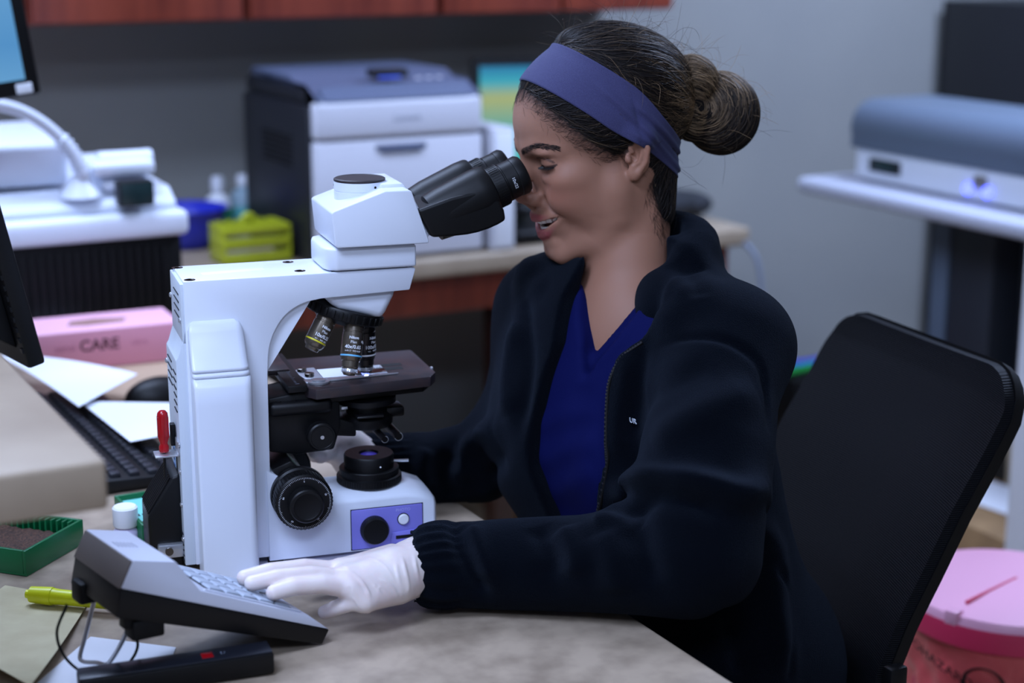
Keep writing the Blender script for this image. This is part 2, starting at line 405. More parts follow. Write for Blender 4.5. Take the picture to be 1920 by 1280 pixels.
MB().box(.72, .83, .04, .20, .108, .132, .008, 3).lathe([(.019, -.05), (.019, .045)], 20, T4(.79, .09, .128) @ RY(90)).build('paper_roll_cover', M_LABWHITE, g)
M_DISP = mat('dark_display', srgb(30, 50, 52), .25)
MB().box(.750, .812, -.006, .030, .060, .104, .004, M=None).build('display_case', M_BLACK, g)
MB().box(.7535, .8085, -.0075, -.0055, .063, .101, .001).build('display', M_DISP, g)
def an_(px, py): s_, z_ = on_t(px, py, -.325); return (s_ + 1.50, .05, z_ - .915)
arm = interp_path([an_(-70, 188), an_(0, 197), an_(48, 212), an_(92, 240), an_(128, 276), an_(150, 312), an_(160, 335)], 8)
MB().tube(arm, .0105, 14).build('tube_arm', M_LABWHITE, g)
for k in range(8): MB().lathe([(.0125, -.003), (.0148, 0), (.0125, .003)], 16, axis_m(arm[-20 + 2 * k], arm[-19 + 2 * k])).build('collar_ring', M_LABWHITE, g)
f_ = an_(152, 345)
MB().lathe([(.038, .0), (.032, .010), (.022, .024), (.014, .036)], 24, T4(f_[0], .06, .075)).build('arm_foot', M_LABWHITE, g)
MB().text('CHEM 200', .018, T4(.42, .083, .165) @ RX(-9), .0004).build('lettering', mat('pale_print', srgb(200, 150, 165), .6), g) if False else None

# left screen with light blue picture
M_SCR1 = bpy.data.materials.new('light_blue_screen'); M_SCR1.use_nodes = True
screen_mat(M_SCR1, [(0, srgb(120, 185, 235)), (.35, srgb(90, 160, 220)), (.7, srgb(110, 175, 230)), (1, srgb(140, 205, 245))], .75)
c = at(78, 176, 2.62)
g = thing('wall_monitor', 'monitor with a light blue screen at the top left corner', 'monitor', c, rad(22))
TL = RY(-7)
MB().box(-.42, 0, 0, .03, 0, .28, .006, M=TL).build('bezel', M_BLACK, g)
MB().box(-.40, -.020, -.002, .001, .026, .262, M=TL).build('screen', M_SCR1, g)
MB().box(-.036, -.012, -.003, .001, .005, .020, .001, M=TL).build('label', M_PAPER, g)
MB().box(-.24, -.18, .03, .06, -.43, .16, .004).build('stand', M_BLACK, g)
MB().box(-.32, -.10, -.04, .14, .7505 - c.z, .7705 - c.z, .005).build('stand_foot', M_BLACK, g)

# black monitor seen from behind at the left edge
c = at(86, 680, 2.0)
g = thing('black_monitor', 'black monitor seen from behind at the left edge of the photo', 'monitor', c, rad(37))
TB = RY(-12)
MB().box(-.022, 0, -.002, .46, 0, .315, .004, M=TB).build('screen_frame', M_BLACK, g)
MB().prism([(-.022, .02), (-.055, .055), (-.055, .25), (-.022, .295)], .015, .44, 'y', .006, M=TB).build('back_shell', M_BLACKM, g)
m = MB()
for k in range(22): m.box(-.0575, -.053, .05 + .016 * k, .058 + .016 * k, .06, .11, .0005, M=TB)
for k in range(22): m.box(-.0235, -.021, -.0008, .006, .02 + .013 * k, .026 + .013 * k, M=TB)
m.build('vent_grille', M_BLACK, g, kind='stuff')
MB().box(-.001, .0005, .012, .446, .014, .30, M=TB).build('screen', mat('screen_off', srgb(8, 9, 12), .15), g)
MB().box(-.14, -.10, .26, .32, .766 - c.z, .12, .004).build('stand', M_BLACKM, g)
MB().box(-.22, -.04, .20, .38, .7505 - c.z, .7655 - c.z, .005).build('stand_foot', M_BLACKM, g)

# ------------------------------------------------------------------ papers, pink glove box, mouse, keyboard
def sheet(name, label, pts, z, curl=0.0, m=None, lift=None, cat='paper', nx=14, ny=14, prints=0):
    """a thin bent sheet whose four corners are given in (s, t)"""
    P = [R(s, t, 0) for s, t in pts]; vs = []; fs = []
    for j in range(ny + 1):
        for i in range(nx + 1):
            u, v = i / nx, j / ny
            p = P[0] * (1 - u) * (1 - v) + P[1] * u * (1 - v) + P[2] * u * v + P[3] * (1 - u) * v
            h = z + (lift(u, v) if lift else 0)
            vs.append(Vector((p.x, p.y, h)))
    for j in range(ny):
        for i in range(nx): a = j * (nx + 1) + i; fs.append((a, a + 1, a + nx + 2, a + nx + 1))
    o0 = vs[0].copy()
    mb = MB(); mb.raw([v - o0 for v in vs], fs); 
    bmesh.ops.solidify(mb.bm, geom=mb.bm.faces[:], thickness=.0006)
    o = mb.build(name, m or M_PAPER); o.location = o0
    return tag(o, label, cat)
def spx(px, py, z=.75):
    q = np.array(atz(px, py, z)) - R0; return (float(q @ A_), float(q @ B_))
g = thing('glove_box', 'pink cardboard glove box marked CARE lying on the desk', 'box', R(-.955, -.595, .7515), RZ + rad(-3))
M_PINK = mat('pink_card', srgb(222, 150, 170), .6); M_PINKL = mat('pale_pink_card', srgb(236, 176, 196), .6)
MB().box(0, .235, 0, .125, 0, .062, .002).build('carton', M_PINK, g)
MB().box(.0005, .2345, .0005, .1245, .0615, .0632, .0005).build('top_panel', M_PINKL, g)
MB().prism([(.06, .05), (.09, .04), (.15, .045), (.16, .07), (.11, .085), (.07, .08)], .0627, .0638, 'z').build('dispenser_slot', mat('glove_opening', srgb(150, 110, 100), .8), g)
MB().text('CARE', .026, T4(.10, -.0001, .038), .0004, bold=.0006).build('lettering', mat('maroon_print', srgb(90, 45, 60), .6), g)
MB().text('ultra', .014, T4(.165, -.0001, .037), .0004).build('lettering', mat('rosy_print', srgb(190, 120, 145), .6), g)
MB().text('sensi', .017, T4(.045, -.0001, .038), .0004).build('lettering', mat('pale_maroon_print', srgb(170, 100, 125), .6), g)
sheet('paper_sheet', 'white printed sheet curling over the keyboard beside the pink box', [spx(0, 665, .785), spx(148, 768, .785), spx(258, 706, .785), (-.985, -.615)], .783, lift=lambda u, v: .008 * math.sin(2.2 * u) + .010 * v * (1 - u))
sheet('paper_stack', 'blank white sheets lying on the desk right behind the microscope', [spx(245, 842, .77), spx(330, 842, .77), spx(330, 768, .77), spx(150, 765, .77)], .7805, lift=lambda u, v: .012 * (1 - v) * u)
sheet('brown_folder', 'tan folder lying flat below the pink glove box', [spx(120, 760), spx(330, 760), spx(340, 660), spx(60, 660)], .7508, m=mat('tan_card', srgb(178, 150, 124), .7))
o = sheet('open_leaflet', 'pale printed leaflet lying flat against the left end of the pink box', [spx(60, 665), spx(170, 665), spx(170, 632), spx(75, 632)], .7525)
m = MB(); m.ball((0, 0, .0), (.055, .032, .034), 24, 14)
bmesh.ops.bisect_plane(m.bm, geom=m.bm.verts[:] + m.bm.edges[:] + m.bm.faces[:], plane_co=(0, 0, .0), plane_no=(0, 0, -1), clear_outer=True)
g = thing('computer_mouse', 'black computer mouse beside the pink glove box', 'mouse', R(-.825, -.83, .753), RZ)
m.build('mouse_shell', M_BLACK, g); MB().cyl((.025, -.004, .030), (.025, .004, .030), .006).build('scroll_wheel', M_GREYPL, g)
# keyboard: long axis runs away from the viewer
kx0, ky0 = -.962, -1.235
g = thing('keyboard', 'black full size keyboard on the desk behind the microscope column', 'keyboard', R(-1.068, -1.236, .752), RZ)
MB().prism([(0, 0), (.165, 0), (.165, .012), (0, .020)], 0, .46, 'y', .003).build('keyboard_base', M_BLACK, g)
M_KEY = mat('key_black', srgb(30, 31, 38), .45)
kb = MB().prism([(-.0075, 0), (.0075, 0), (.006, .0065), (-.006, .0065)], -.0075, .0075, 'y', .001).build('key', M_KEY, g)
for i in range(6):
    for j in range(22):
        k = kb if (i, j) == (0, 0) else kb.copy()
        if k is not kb: COL.objects.link(k)
        x = .018 + .026 * i * .95; k.location = (x, .018 + .0202 * j, .0192 - .05 * x)

# ------------------------------------------------------------------ slide boxes, bottle
def slide_box(name, label, c, rz, w, d, h, tray=None, grit=False):
    g = thing(name, label, 'slide box', c, rz)
    t = .004
    for a in ((0, w, 0, t), (0, w, d - t, d), (0, t, t, d - t), (w - t, w, t, d - t)): MB().box(a[0], a[1], a[2], a[3], .0015, h, .001).build('wall', M_GREENBX, g)
    MB().box(0, w, 0, d, 0, .003, .001).build('bottom', M_GREENBX, g)
    return g
g = slide_box('slide_box', 'open green slide box filled with brown grains under the raised counter', R(-1.168, -1.470, .7505), RZ + rad(42), .112, .20, .030)
m = MB()
gm = bmesh.ops.create_grid(m.bm, x_segments=22, y_segments=40, size=1)
for v in m.bm.verts: v.co = (.050 + v.co.x * .045, .10 + v.co.y * .094, .016 + random.uniform(-.0015, .002))
m.build('grain_filling', mat('brown_grains', srgb(92, 62, 46), .8, var=(420, srgb(40, 26, 20), 3), bump=(300, .6, .002)), g, kind='stuff')
for k in range(24):
    MB().box(.098, .107, .010 + .0078 * k, .0125 + .0078 * k, .010, .029).build('slot_rib', M_GREENBX, g)
sb0, sb1 = spx(266, 985, .782), spx(222, 928, .782)
g = slide_box('slide_box', 'green slide box with a teal index card behind the white bottle', R(sb0[0], sb0[1], .7505), RZ, .050, sb1[1] - sb0[1], .032)
MB().box(.005, .045, .005, sb1[1] - sb0[1] - .005, .024, .0255).build('index_card', mat('teal_card', srgb(110, 190, 180), .6), g)
mk = MB()
for k in range(10): mk.box(.008 + .0075 * (k % 5), .0115 + .0075 * (k % 5) + random.uniform(0, .003), .02 + .03 * (k // 5), .027 + .03 * (k // 5) + random.uniform(-.002, .004), .0256, .0259)
mk.build('ink_marks', M_INK, g, kind='stuff')
for k in range(4): MB().box(.010 + .009 * k, .0125 + .009 * k, .003, .008, .012, .031).build('slot_rib', M_GREENBX, g)
g = thing('reagent_vial', 'small white capped vial standing beside the black lamp housing', 'bottle', R(*spx(238, 1022, .75), .7505), RZ)
MB().lathe([(.0125, 0), (.0145, .003), (.0145, .018), (.011, .023), (.011, .026)], 24).build('vial_body', mat('pale_lilac_plastic', srgb(200, 190, 220), .3), g)
MB().lathe([(.0135, .024), (.0145, .026), (.0145, .046), (.0125, .048)], 28).build('cap', M_WHITEPL, g)
# ------------------------------------------------------------------ the microscope (local axes: x forward to the user, y away from the viewer, z up from the desk)
SO = Vector((-.29773, 1.84658, .7508)); SZ = rad(18)
mic = thing('microscope', 'white and black laboratory microscope the woman is looking into', 'microscope', SO, SZ)
def arc2(c, r, a0, a1, n):
    return [(c[0] + r * math.cos(rad(a0 + (a1 - a0) * k / n)), c[1] + r * math.sin(rad(a0 + (a1 - a0) * k / n))) for k in range(n + 1)]
HW = .044
curve = [tuple(p)[:2] for p in interp_path([(.078, .3025, 0), (.058, .2985, 0), (.040, .288, 0), (.027, .271, 0), (.0195, .250, 0), (.017, .222, 0)], 5)]
stand = MB()
stand.prism([(-.070, .010), (-.070, .331), (.185, .331), (.186, .329), (.179, .306)] + curve + [(.016, .112), (.016, .010)], -HW, HW, 'y', .0022, 2, 20)
stand.prism([(.075, .3015), (.06, .2985), (.0, .31), (-.02, .2), (.017, .2225), (.072, .3015)][:0] or [(.070, .303), (.0, .305), (.0, .215), (.0165, .222)], -HW + .006, HW - .006, 'y')
stand = stand.build('stand', M_LABWHITE, mic)
# bulged side covers (near and far)
for sgn in (1, -1):
    rings = []
    for z, x0, x1, pr in [(.287, -.062, -.018, 0), (.284, -.066, -.012, .007), (.276, -.068, -.0085, .011), (.240, -.0675, -.006, .020), (.2385, -.0672, -.0055, .0225), (.2355, -.0672, -.005, .0228), (.234, -.067, -.0045, .0205),
                         (.2325, -.067, -.0045, .0235), (.2295, -.067, -.0043, .0242), (.228, -.067, -.004, .022), (.2265, -.067, -.004, .026), (.219, -.067, -.004, .0305), (.2, -.067, -.004, .032), (.0005, -.066, -.004, .035)]:
        r = min(.010, max(pr * .8, .0005)); yb, yf = -HW + .002, -HW - pr
        ring = [(x1, yb), (x1, yf + r)] + [(x1 - r + r * math.cos(a), yf + r - r * math.sin(a)) for a in (PI / 8, PI / 4, 3 * PI / 8)] + [(x1 - r, yf), (x0 + r * .35, yf)] + \
               [(x0 + r * .35 - r * .35 * math.sin(a), yf + r * .35 - r * .35 * math.cos(a)) for a in (PI / 6, PI / 3)] + [(x0, yf + r * .35), (x0, yb)]
        rings.append([(x, y * sgn, z) for x, y in ring])
    MB().loft(rings).build('side_cover', M_LABWHITE, mic, 75)
# base
base = MB()
prof = [(.012, .005), (.012, .114), (.024, .106), (.050, .083), (.066, .0745), (.088, .0725), (.172, .0725), (.186, .070), (.203, .063), (.2085, .056), (.2105, .048), (.2105, .005)]
t = bmesh.new()
rings = []
for y, ins, dz in [(-.046, .0025, -.009), (-.0455, .0007, -.0065), (-.043, 0, -.004), (-.030, 0, 0), (0, 0, .0012), (.030, 0, 0), (.043, 0, -.004), (.0455, .0007, -.0065), (.046, .0025, -.009)]:
    rings.append([(min(x, .2105 - ins - (max(0, abs(y) - .03) * .35 if z < .08 else 0)), y, (z + dz * (1 if x > .06 else .4)) if z > .03 else z + ins) for x, z in prof])
base.loft(rings)
base.build('base', M_LABWHITE, mic, 45)
MB().box(.072, .135, -.0472, -.046, .052, .058, .0008).build('side_ledge', M_LABWHITE, mic) if False else None
for x, y in ((.02, -.036), (.19, -.036), (.02, .036), (.19, .036)): MB().cyl((x, y, -.0005), (x, y, .006), .009).build('rubber_foot', M_BLACKM, mic)
# purple control panel
M_PURP = mat('lilac_panel', srgb(126, 122, 206), .4)
M_ENGR = mat('pale_engraving', srgb(170, 168, 225), .5)
pn = MB().box(.106, .1895, -.0478, -.0455, .008, .0555, .0012).build('control_panel', M_PURP, mic)
MB().box(.1052, .1903, -.0465, -.0455, .0072, .0563).build('panel_gap', M_BLACKM, mic)
m = MB(); m.lathe([(.0145, 0), (.0160, .001), (.0160, .010), (.0145, .0125), (.0005, .0125)], 40, T4(.1315, -.0475, .0315) @ RX(90))
for k in range(40):
    a = 2 * PI * k / 40; m.box(-.0005, .0005, -.0163, -.0150, .002, .009, 0, M=T4(.1315, -.0475, .0315) @ RX(90) @ RZm(math.degrees(a)))
m.build('brightness_dial', M_BLACK, pn)
MB().lathe([(.0072, 0), (.0072, .0006), (.0062, .0007)], 28, T4(.1665, -.0477, .0395) @ RX(90)).build('button_ring', M_BLACKM, pn)
MB().lathe([(.0062, 0), (.0062, .0022), (.0052, .0030), (.0003, .0032)], 28, T4(.1665, -.0477, .0395) @ RX(90)).build('button', M_WHITEPL, pn)
MB().prism([(.150, .0115), (.153, .0245), (.186, .0265), (.1885, .025), (.1885, .0115)], -.0492, -.0475, 'y', .0010).build('switch_mount', M_PURP, pn)
MB().box(.157, .183, -.0500, -.0488, .0165, .0205, .0005).build('power_switch', M_BLACK, pn)
MB().text('PHOTO', .0050, T4(.1665, -.0478, .0505), .0002).build('lettering', M_ENGR, pn)
# field lens on the base
fl = MB(); fl.lathe([(.036, .0735), (.0372, .0745), (.0372, .0825), (.0345, .0835), (.0345, .0905), (.0335, .0915), (.0290, .0915), (.0290, .1055), (.0278, .1075), (.0115, .1075), (.0105, .1045), (.0005, .1045)], 56, T4(.1385, 0, 0))
for k in range(72): fl.box(-.0006, .0006, -.0377, -.036, .0752, .0818, 0, M=T4(.1385, 0, 0) @ RZm(k * 5))
fl = fl.build('field_diaphragm', M_BLACK, mic)
m = MB().lathe([(.0105, .1046), (.009, .1056), (.005, .1066), (.0004, .1069)], 28, T4(.1385, 0, 0), caps=False)
m.build('field_lens', mat('lit_lens', srgb(60, 50, 150), .1, bump=(1500, .9, .002), emit=(srgb(90, 80, 255), .12)), fl)
for a in (-12, 0): 
    MB().cyl((.1385 + .027 * math.cos(rad(a)), .027 * math.sin(rad(a)), .0965), (.1385 + .046 * math.cos(rad(a)), .046 * math.sin(rad(a)), .0965), .0018, n=10).build('centering_screw', M_STEEL, fl)
    break
MB().ball((.1455, -.0288, .0885 + .009), .0011, 8, 6).build('index_dot', M_WHITEPL, fl)
# focus knobs, near and far
def focus_knob(sgn):
    m = MB(); Mx = T4(.047, -.044 * sgn, .082) @ RX(90 * sgn)
    m.lathe([(.030, 0), (.0325, .002), (.0325, .009), (.0305, .011), (.0305, .014), (.0318, .016), (.0318, .034), (.0300, .036), (.0245, .0362), (.0005, .0362)], 64, Mx)
    for k in range(46): m.box(-.0011, .0011, .0312, .0324, .0165, .0335, .0002, M=Mx @ RZm(k * 360 / 46))
    k0 = m.build('focus_knob', M_BLACK, mic)
    Md = Mx @ T4(0, 0, .0362)
    MB().lathe([(.0192, 0), (.0192, .0125), (.0178, .0140), (.0150, .0142), (.0140, .0136), (.0004, .0136)], 48, Md).build('fine_knob', M_BLACK, k0)
    if sgn > 0:
        tk = MB()
        for k in range(100):
            L = .0016 if k % 10 else .0026
            tk.box(-.00016, .00016, .0294 - L, .0294, .0001, .0003, 0, M=Md @ RZm(k * 3.6))
        tk.build('scale_marks', M_WHITEPL, k0, kind='stuff')
        for k in range(10):
            Mt = Md @ RZm(-36 * k) @ T4(0, .0240, .0001) @ RX(90)
            MB().text(str(10 * k if k else 0), .0028, Md @ RZm(-36 * k) @ T4(0, .0247, .0002) @ RX(-90), .0002).build('scale_numeral', M_WHITEPL, k0) if k % 2 == 0 else None
focus_knob(1); focus_knob(-1)
MB().prism([(.018, .112), (.040, .120), (.056, .104), (.030, .090)], -.043, .043, 'y', .002).build('focus_housing', M_BLACKG, mic)
# trinocular head
MB().prism([(.0985 - .012, -.045), (.186, -.047), (.186, .047), (.0985 - .012, .045), (.085, .030), (.085, -.030)][:0] or [(.096, -.0475), (.1865, -.0475), (.1865, .0475), (.096, .0475), (.0865, .040), (.0835, .028), (.0835, -.028), (.0865, -.040)], .3325, .3575, 'z', .0030, 3, 20).build('intermediate_tube', M_LABWHITE, mic)
hp = [(.0965, .3595), (.0935, .3625), (.0905, .398), (.0925, .400), (.150, .4195), (.177, .4195), (.180, .418), (.1985, .3630), (.1985, .3595)]
hd = MB().prism(hp, -.056, .056, 'y', .0035, 3, 15)
hd.prism([(.150, .414), (.152, .4235), (.176, .4235), (.181, .418), (.181, .41)], -.030, .052, 'y', .0012)
hd.prism([(.1975, .362), (.1805, .4165), (.203, .372), (.203, .368)], -.047, .047, 'y', .0012)
hd = hd.build('trinocular_head', M_LABWHITE, mic, 30)
MB().box(.100, .184, -.044, .044, .3570, .3600).box(.092, .178, -.04, .04, .3305, .333).build('shadow_gap', M_BLACKM, mic)
pt = MB().lathe([(.0285, .398), (.0285, .4135), (.0282, .4138), (.0282, .4146), (.0287, .415), (.0287, .4245), (.0005, .4245)], 56, T4(.1345, 0, 0)).build('photo_tube', M_LABWHITE, mic)
MB().lathe([(.0278, .4245), (.0287, .4250), (.0287, .4270), (.0270, .4280), (.0262, .4274), (.0005, .4274)], 56, T4(.1345, 0, 0)).build('tube_cap', mat('brown_black_cap', srgb(38, 30, 32), .55), pt)
for a in (-66, -200, -20): MB().cyl((.1345 + .0276 * math.cos(rad(a)), .0276 * math.sin(rad(a)), .4195), (.1345 + .0291 * math.cos(rad(a)), .0291 * math.sin(rad(a)), .4195), .0014, n=12).build('set_screw', M_BLACKM, pt)
# binocular body
SL = math.atan(.424)
ex, ez = math.cos(SL), math.sin(SL)
def ax(q, off=0): return (.25 + q * ex - off * ez, .400 + q * ez + off * ex)      # along / across the tube axis
bin_ = MB()
for w in (-.030, .030):
    rings = []
    for q, r in [(-.046, .0180), (-.044, .0270), (-.030, .0290), (.016, .0305), (.028, .0296), (.0305, .0282), (.0308, .020)]:
        x, z = ax(q); rings.append([(x - r * ez * math.sin(a), w + r * .92 * math.cos(a), z + r * ex * math.sin(a)) for a in [2 * PI * k / 40 for k in range(40)]])
    bin_.loft(rings)
bin_ = bin_.build('binocular_body', M_BLACK, mic, 50)
lower = [ax(-.060, .022), ax(-.02, .018), ax(.018, .010), ax(.0295, -.010), ax(.0300, -.022), ax(.0285, -.028), (.2880, .3805), (.279, .3758), (.268, .3716), (.256, .3684), (.243, .3664), (.225, .3655), (.203, .3655), (.2005, .368)]
MB().prism(lower, -.0565, .0565, 'y', .010, 5, 40).build('binocular_housing', M_BLACK, bin_, 50)
for w in (-.030, .030):
    p0, p1 = ax(.031), ax(.07)
    Me = axis_m((p0[0], w, p0[1]), (p1[0], w, p1[1]))
    e = MB().lathe([(.0215, 0), (.0242, .0005), (.0242, .0135), (.0232, .0145), (.0215, .0147), (.0215, .0160), (.0222, .0165), (.0218, .030), (.0224, .0305), (.0228, .0385), (.0205, .0420), (.0175, .0425), (.0160, .0400), (.0004, .0385)], 48, Me)
    for k in range(48): e.box(-.0005, .0005, .0238, .0246, .002, .0125, 0, M=Me @ RZm(k * 7.5))
    e = e.build('eyepiece', M_BLACK, mic, 40)
    MB().lathe([(.0155, .0386), (.009, .0402), (.0004, .0406)], 28, Me, caps=False).build('eye_lens', mat('eye_lens_glass', srgb(20, 24, 40), .05), e)
    Mt = Me @ T4(0, 0, .0235)
    MB().text('10x/22', .0050, Mt @ RZm(-90 if w < 0 else -90) @ RX(0), .0002, cyl=.0219).build('lettering', M_WHITEPL, e)
# nosepiece
apex = Vector((.137, 0, .352)); tau = rad(17)
nv = Vector((-math.sin(tau), 0, -math.cos(tau))); ev = Vector((math.cos(tau), 0, -math.sin(tau))); wv = Vector((0, 1, 0))
Mn = axis_m(apex, apex + nv)
rings = []
for z, x0, x1, hw in [(.309, .082, .168, .040), (.300, .084, .1665, .0395), (.2835, .088 , .1585, .036), (.2615, .125, .1515, .030)]:
    rings.append([(x0, -hw * .5, z), (x0 + .012, -hw * .9, z), ((x0 + x1) / 2, -hw, z), (x1 - .008, -hw, z), (x1, -hw * .6, z), (x1, hw * .6, z), (x1 - .008, hw, z), ((x0 + x1) / 2, hw, z), (x0 + .012, hw * .9, z), (x0, hw * .5, z)])
MB().prism([(.080, .306), (.168, .306), (.1500, .2720), (.098, .286)], -.037, .037, 'y', .009, 3, 15).build('nosepiece_mount', M_LABWHITE, mic, 45)
tr = MB().lathe([(.030, .071), (.0425, .072), (.0435, .074), (.0435, .0825), (.0420, .0845), (.0345, .0855), (.0300, .0905), (.0004, .0925)], 60, Mn)
for k in range(30): tr.box(-.0021, .0021, .043, .0450, .0738, .0828, .0006, M=Mn @ RZm(k * 12))
tr = tr.build('nosepiece_turret', M_BLACK, mic, 40)
cols = [(srgb(226, 228, 234), '100x', '100x/1.25', 3), (srgb(120, 120, 126), '20x', '20x/0.40', 1), (srgb(120, 120, 126), '4x', '4x/0.10', 2), (srgb(212, 200, 40), '10x', '10x/0.25', 0), (srgb(110, 190, 235), '40x', '40x/0.65', 4)]
M_OBJ = mat('bronze_barrel', srgb(118, 108, 96), .27, metal=.8)
M_OBJD = mat('dark_barrel', srgb(44, 41, 42), .28, metal=.7)
for k, (bc, mg, na, _) in enumerate(cols):
    ph = 2 * PI * k / 5
    d = (math.cos(tau) * nv + math.sin(tau) * (math.cos(ph) * ev + math.sin(ph) * wv)).normalized()
    p0 = apex + d * .0855
    Mo = axis_m(p0, p0 + d)
    if k in (1, 2):
        MB().lathe([(.0100, 0), (.0125, .001), (.0125, .005), (.0110, .0060), (.0004, .0062)], 36, Mo).build('port_plug', M_BLACK, mic, 35); continue
    long = k in (0, 4)
    if long: prof = [(.0100, 0), (.0118, .002), (.0118, .013), (.0112, .0135), (.0112, .0145), (.0120, .015), (.0120, .0425), (.0113, .0435), (.0106, .0465), (.0098, .0470), (.0095, .0535), (.0086, .0545), (.0084, .0595), (.0062, .0625), (.0030, .0630), (.0004, .0630)]
    else: prof = [(.0100, 0), (.0118, .002), (.0118, .011), (.0112, .0115), (.0112, .0125), (.0120, .013), (.0120, .0365), (.0112, .0400), (.0095, .0425), (.0086, .0430), (.0078, .0465), (.0045, .0470), (.0004, .0470)]
    ob = MB().lathe(prof, 44, Mo).build('objective_lens', M_OBJ if k in (3, 4) else M_OBJD, mic, 35)
    zb = .0400 if long else .0345
    MB().lathe([(.01205, zb), (.01215, zb + .0002), (.01215, zb + .0016), (.01205, zb + .0018)], 44, Mo, caps=False).build('colour_band', mat('band_' + mg, bc, .4), ob)
    if long:
        kn = MB().lathe([(.0084, .0555), (.0087, .056), (.0087, .0592), (.0062, .0623)], 36, Mo, caps=False)
        for q in range(24): kn.box(-.0004, .0004, .0085, .0090, .0558, .0590, 0, M=Mo @ RZm(q * 15))
        kn.build('knurled_tip', M_STEEL, ob)
    # lettering round the barrel, turned to the viewer's side; reads down the barrel axis
    Mlp = Matrix.Translation(p0) @ (Vector((0, 0, -1)).rotation_difference(d)).to_matrix().to_4x4()
    if k in (0, 3, 4):
        yaw = {0: 40, 3: 12, 4: -6}[k]
        o1 = .016 if not long else .019
        L = MB()
        Mb = Mlp @ RZm(yaw)
        L.text('Nikon', .0044, Mb @ T4(0, 0, -(o1 + .0020)), .0002, cyl=.0121, bold=.0001).text('Plan', .0044, Mb @ T4(0, 0, -(o1 + .0070)), .0002, cyl=.0121)
        L.text(na, .0056, Mb @ T4(0, 0, -(o1 + .0125)), .0002, cyl=.0121, bold=.0001).text('\u221e/0.17  WD 0.57' if k == 4 else '\u221e/ -  WD 10.5', .0026, Mb @ T4(0, 0, -(o1 + .0170)), .0002, cyl=.0121)
        if k == 4: L.text('40x', .0046, Mb @ RZm(62) @ T4(0, 0, -(o1 + .006)), .0002, cyl=.0121)
        L.build('lettering', M_WHITEPL, ob, kind='stuff')
# stage
M_STAGE = mat('worn_black_stage', srgb(46, 40, 44), .34, spec=.55, var=(60, srgb(66, 48, 46), 6, .45, .75))
sp = [(.062, .100), (.215, .100), (.2165, .098), (.2165, -.012), (.206, -.030), (.070, -.046), (.054, -.020), (.054, .100)]
st = MB().prism(sp, .1885, .2005, 'z', .0014, 2, 15)
st = st.build('stage', M_STAGE, mic)
MB().prism([(.075, .09), (.205, .09), (.212, .0), (.200, -.018), (.085, -.030), (.066, 0)], .1795, .1886, 'z', .001).build('stage_underplate', M_BLACK, st)
MB().box(.112, .185, .012, .025, .2003, .20065, .0).box(.15, .188, .030, .041, .2003, .2007, .0045, 4).build('stage_opening', mat('deep_black', srgb(3, 3, 4), .8), st)
MB().box(.040, .062, -.038, .115, .1965, .2045, .001).build('stage_rack', M_BLACK, st)
MB().box(.030, .055, .03, .150, .200, .2065, .001).build('rack_plate', M_STAGE, st)
for k in range(18): MB().box(.050, .0525 + (.002 if k % 5 == 0 else 0), -.030 + .0055 * k, -.0296 + .0055 * k, .2045, .20475).build('scale_mark', M_GREYPL, st)
MB().box(.2155, .2185, .004, .010, .196, .202, .001).build('stage_pin', M_STEEL, st)
# slide holder, clip and slide
h = MB().prism([(.066, -.004), (.086, -.004), (.086, .044), (.070, .044), (.060, .036)], .2006, .2026, 'z', .0006).build('slide_holder', mat('brushed_aluminium', srgb(196, 198, 206), .35, metal=.6), st)
MB().prism([(.064, -.020), (.172, -.010), (.174, -.0075), (.088, -.0045), (.064, -.004)], .2008, .2024, 'z', .0004).build('slide_finger', M_STEEL, h)
m = MB().lathe([(.0125, .2010), (.0125, .2030), (.0100, .2036), (.0100, .2030), (.0075, .2030), (.0075, .2045), (.0055, .2050), (.0004, .2050)], 36, T4(.0785, -.018, 0)); m.build('clip_wheel', M_STEEL, h)
for x, y in ((.073, .006), (.069, .030)): MB().lathe([(.0055, .2026), (.0055, .0016 + .2045), (.0045, .2067), (.0004, .2067)], 24, T4(x, y, 0)).build('thumb_screw', M_GUN, h)
# the specimen slide lies on the stage: a thing of its own
g = thing('specimen_slide', 'glass specimen slide with a white paper label on the microscope stage', 'slide', Matrix.Translation(SO) @ RZm(18) @ Vector((.0865, -.004, .20075)), SZ)
MB().box(0, .076, 0, .040, 0, .001, .0002).build('glass', M_GLASS, g)
MB().box(.0005, .036, .0005, .0395, .00102, .0012).build('label', M_PAPER, g)
# substage, condenser, carrier
sb = MB().prism([(.018, .128), (.018, .190), (.060, .1955), (.070, .186), (.100, .180), (.100, .150), (.092, .124), (.05, .122)], -.030, .030, 'y', .003, 2).build('substage_carrier', M_BLACK, mic)
MB().box(.018, .090, -.040, .030, .170, .186, .006, 3).build('stage_bracket', M_BLACK, sb)
for x, y in ((.030, -.030), (.048, -.030)): MB().lathe([(.0035, .186), (.0035, .1866), (.0025, .1867), (.0025, .1862), (.0004, .1862)], 20, T4(x, y, 0)).build('cap_screw', M_BLACKG, sb)
cd = MB().lathe([(.016, .140), (.028, .142), (.030, .145), (.030, .153), (.027, .155), (.024, .158), (.024, .168), (.034, .170), (.034, .176), (.020, .178), (.018, .1895), (.0004, .1895)], 44, T4(.137, 0, 0)).build('condenser', M_BLACK, mic)
MB().prism([(.075, .140), (.12, .134), (.120, .150), (.075, .168)], -.022, .022, 'y', .003).build('condenser_mount', M_BLACK, cd)
m = MB().lathe([(.0148, 0), (.0160, .001), (.0160, .012), (.0145, .0135), (.0130, .0136), (.0125, .0130), (.0004, .0130)], 36, T4(.074, -.040, .147) @ RX(90)); m.build('condenser_knob', M_BLACK, cd)
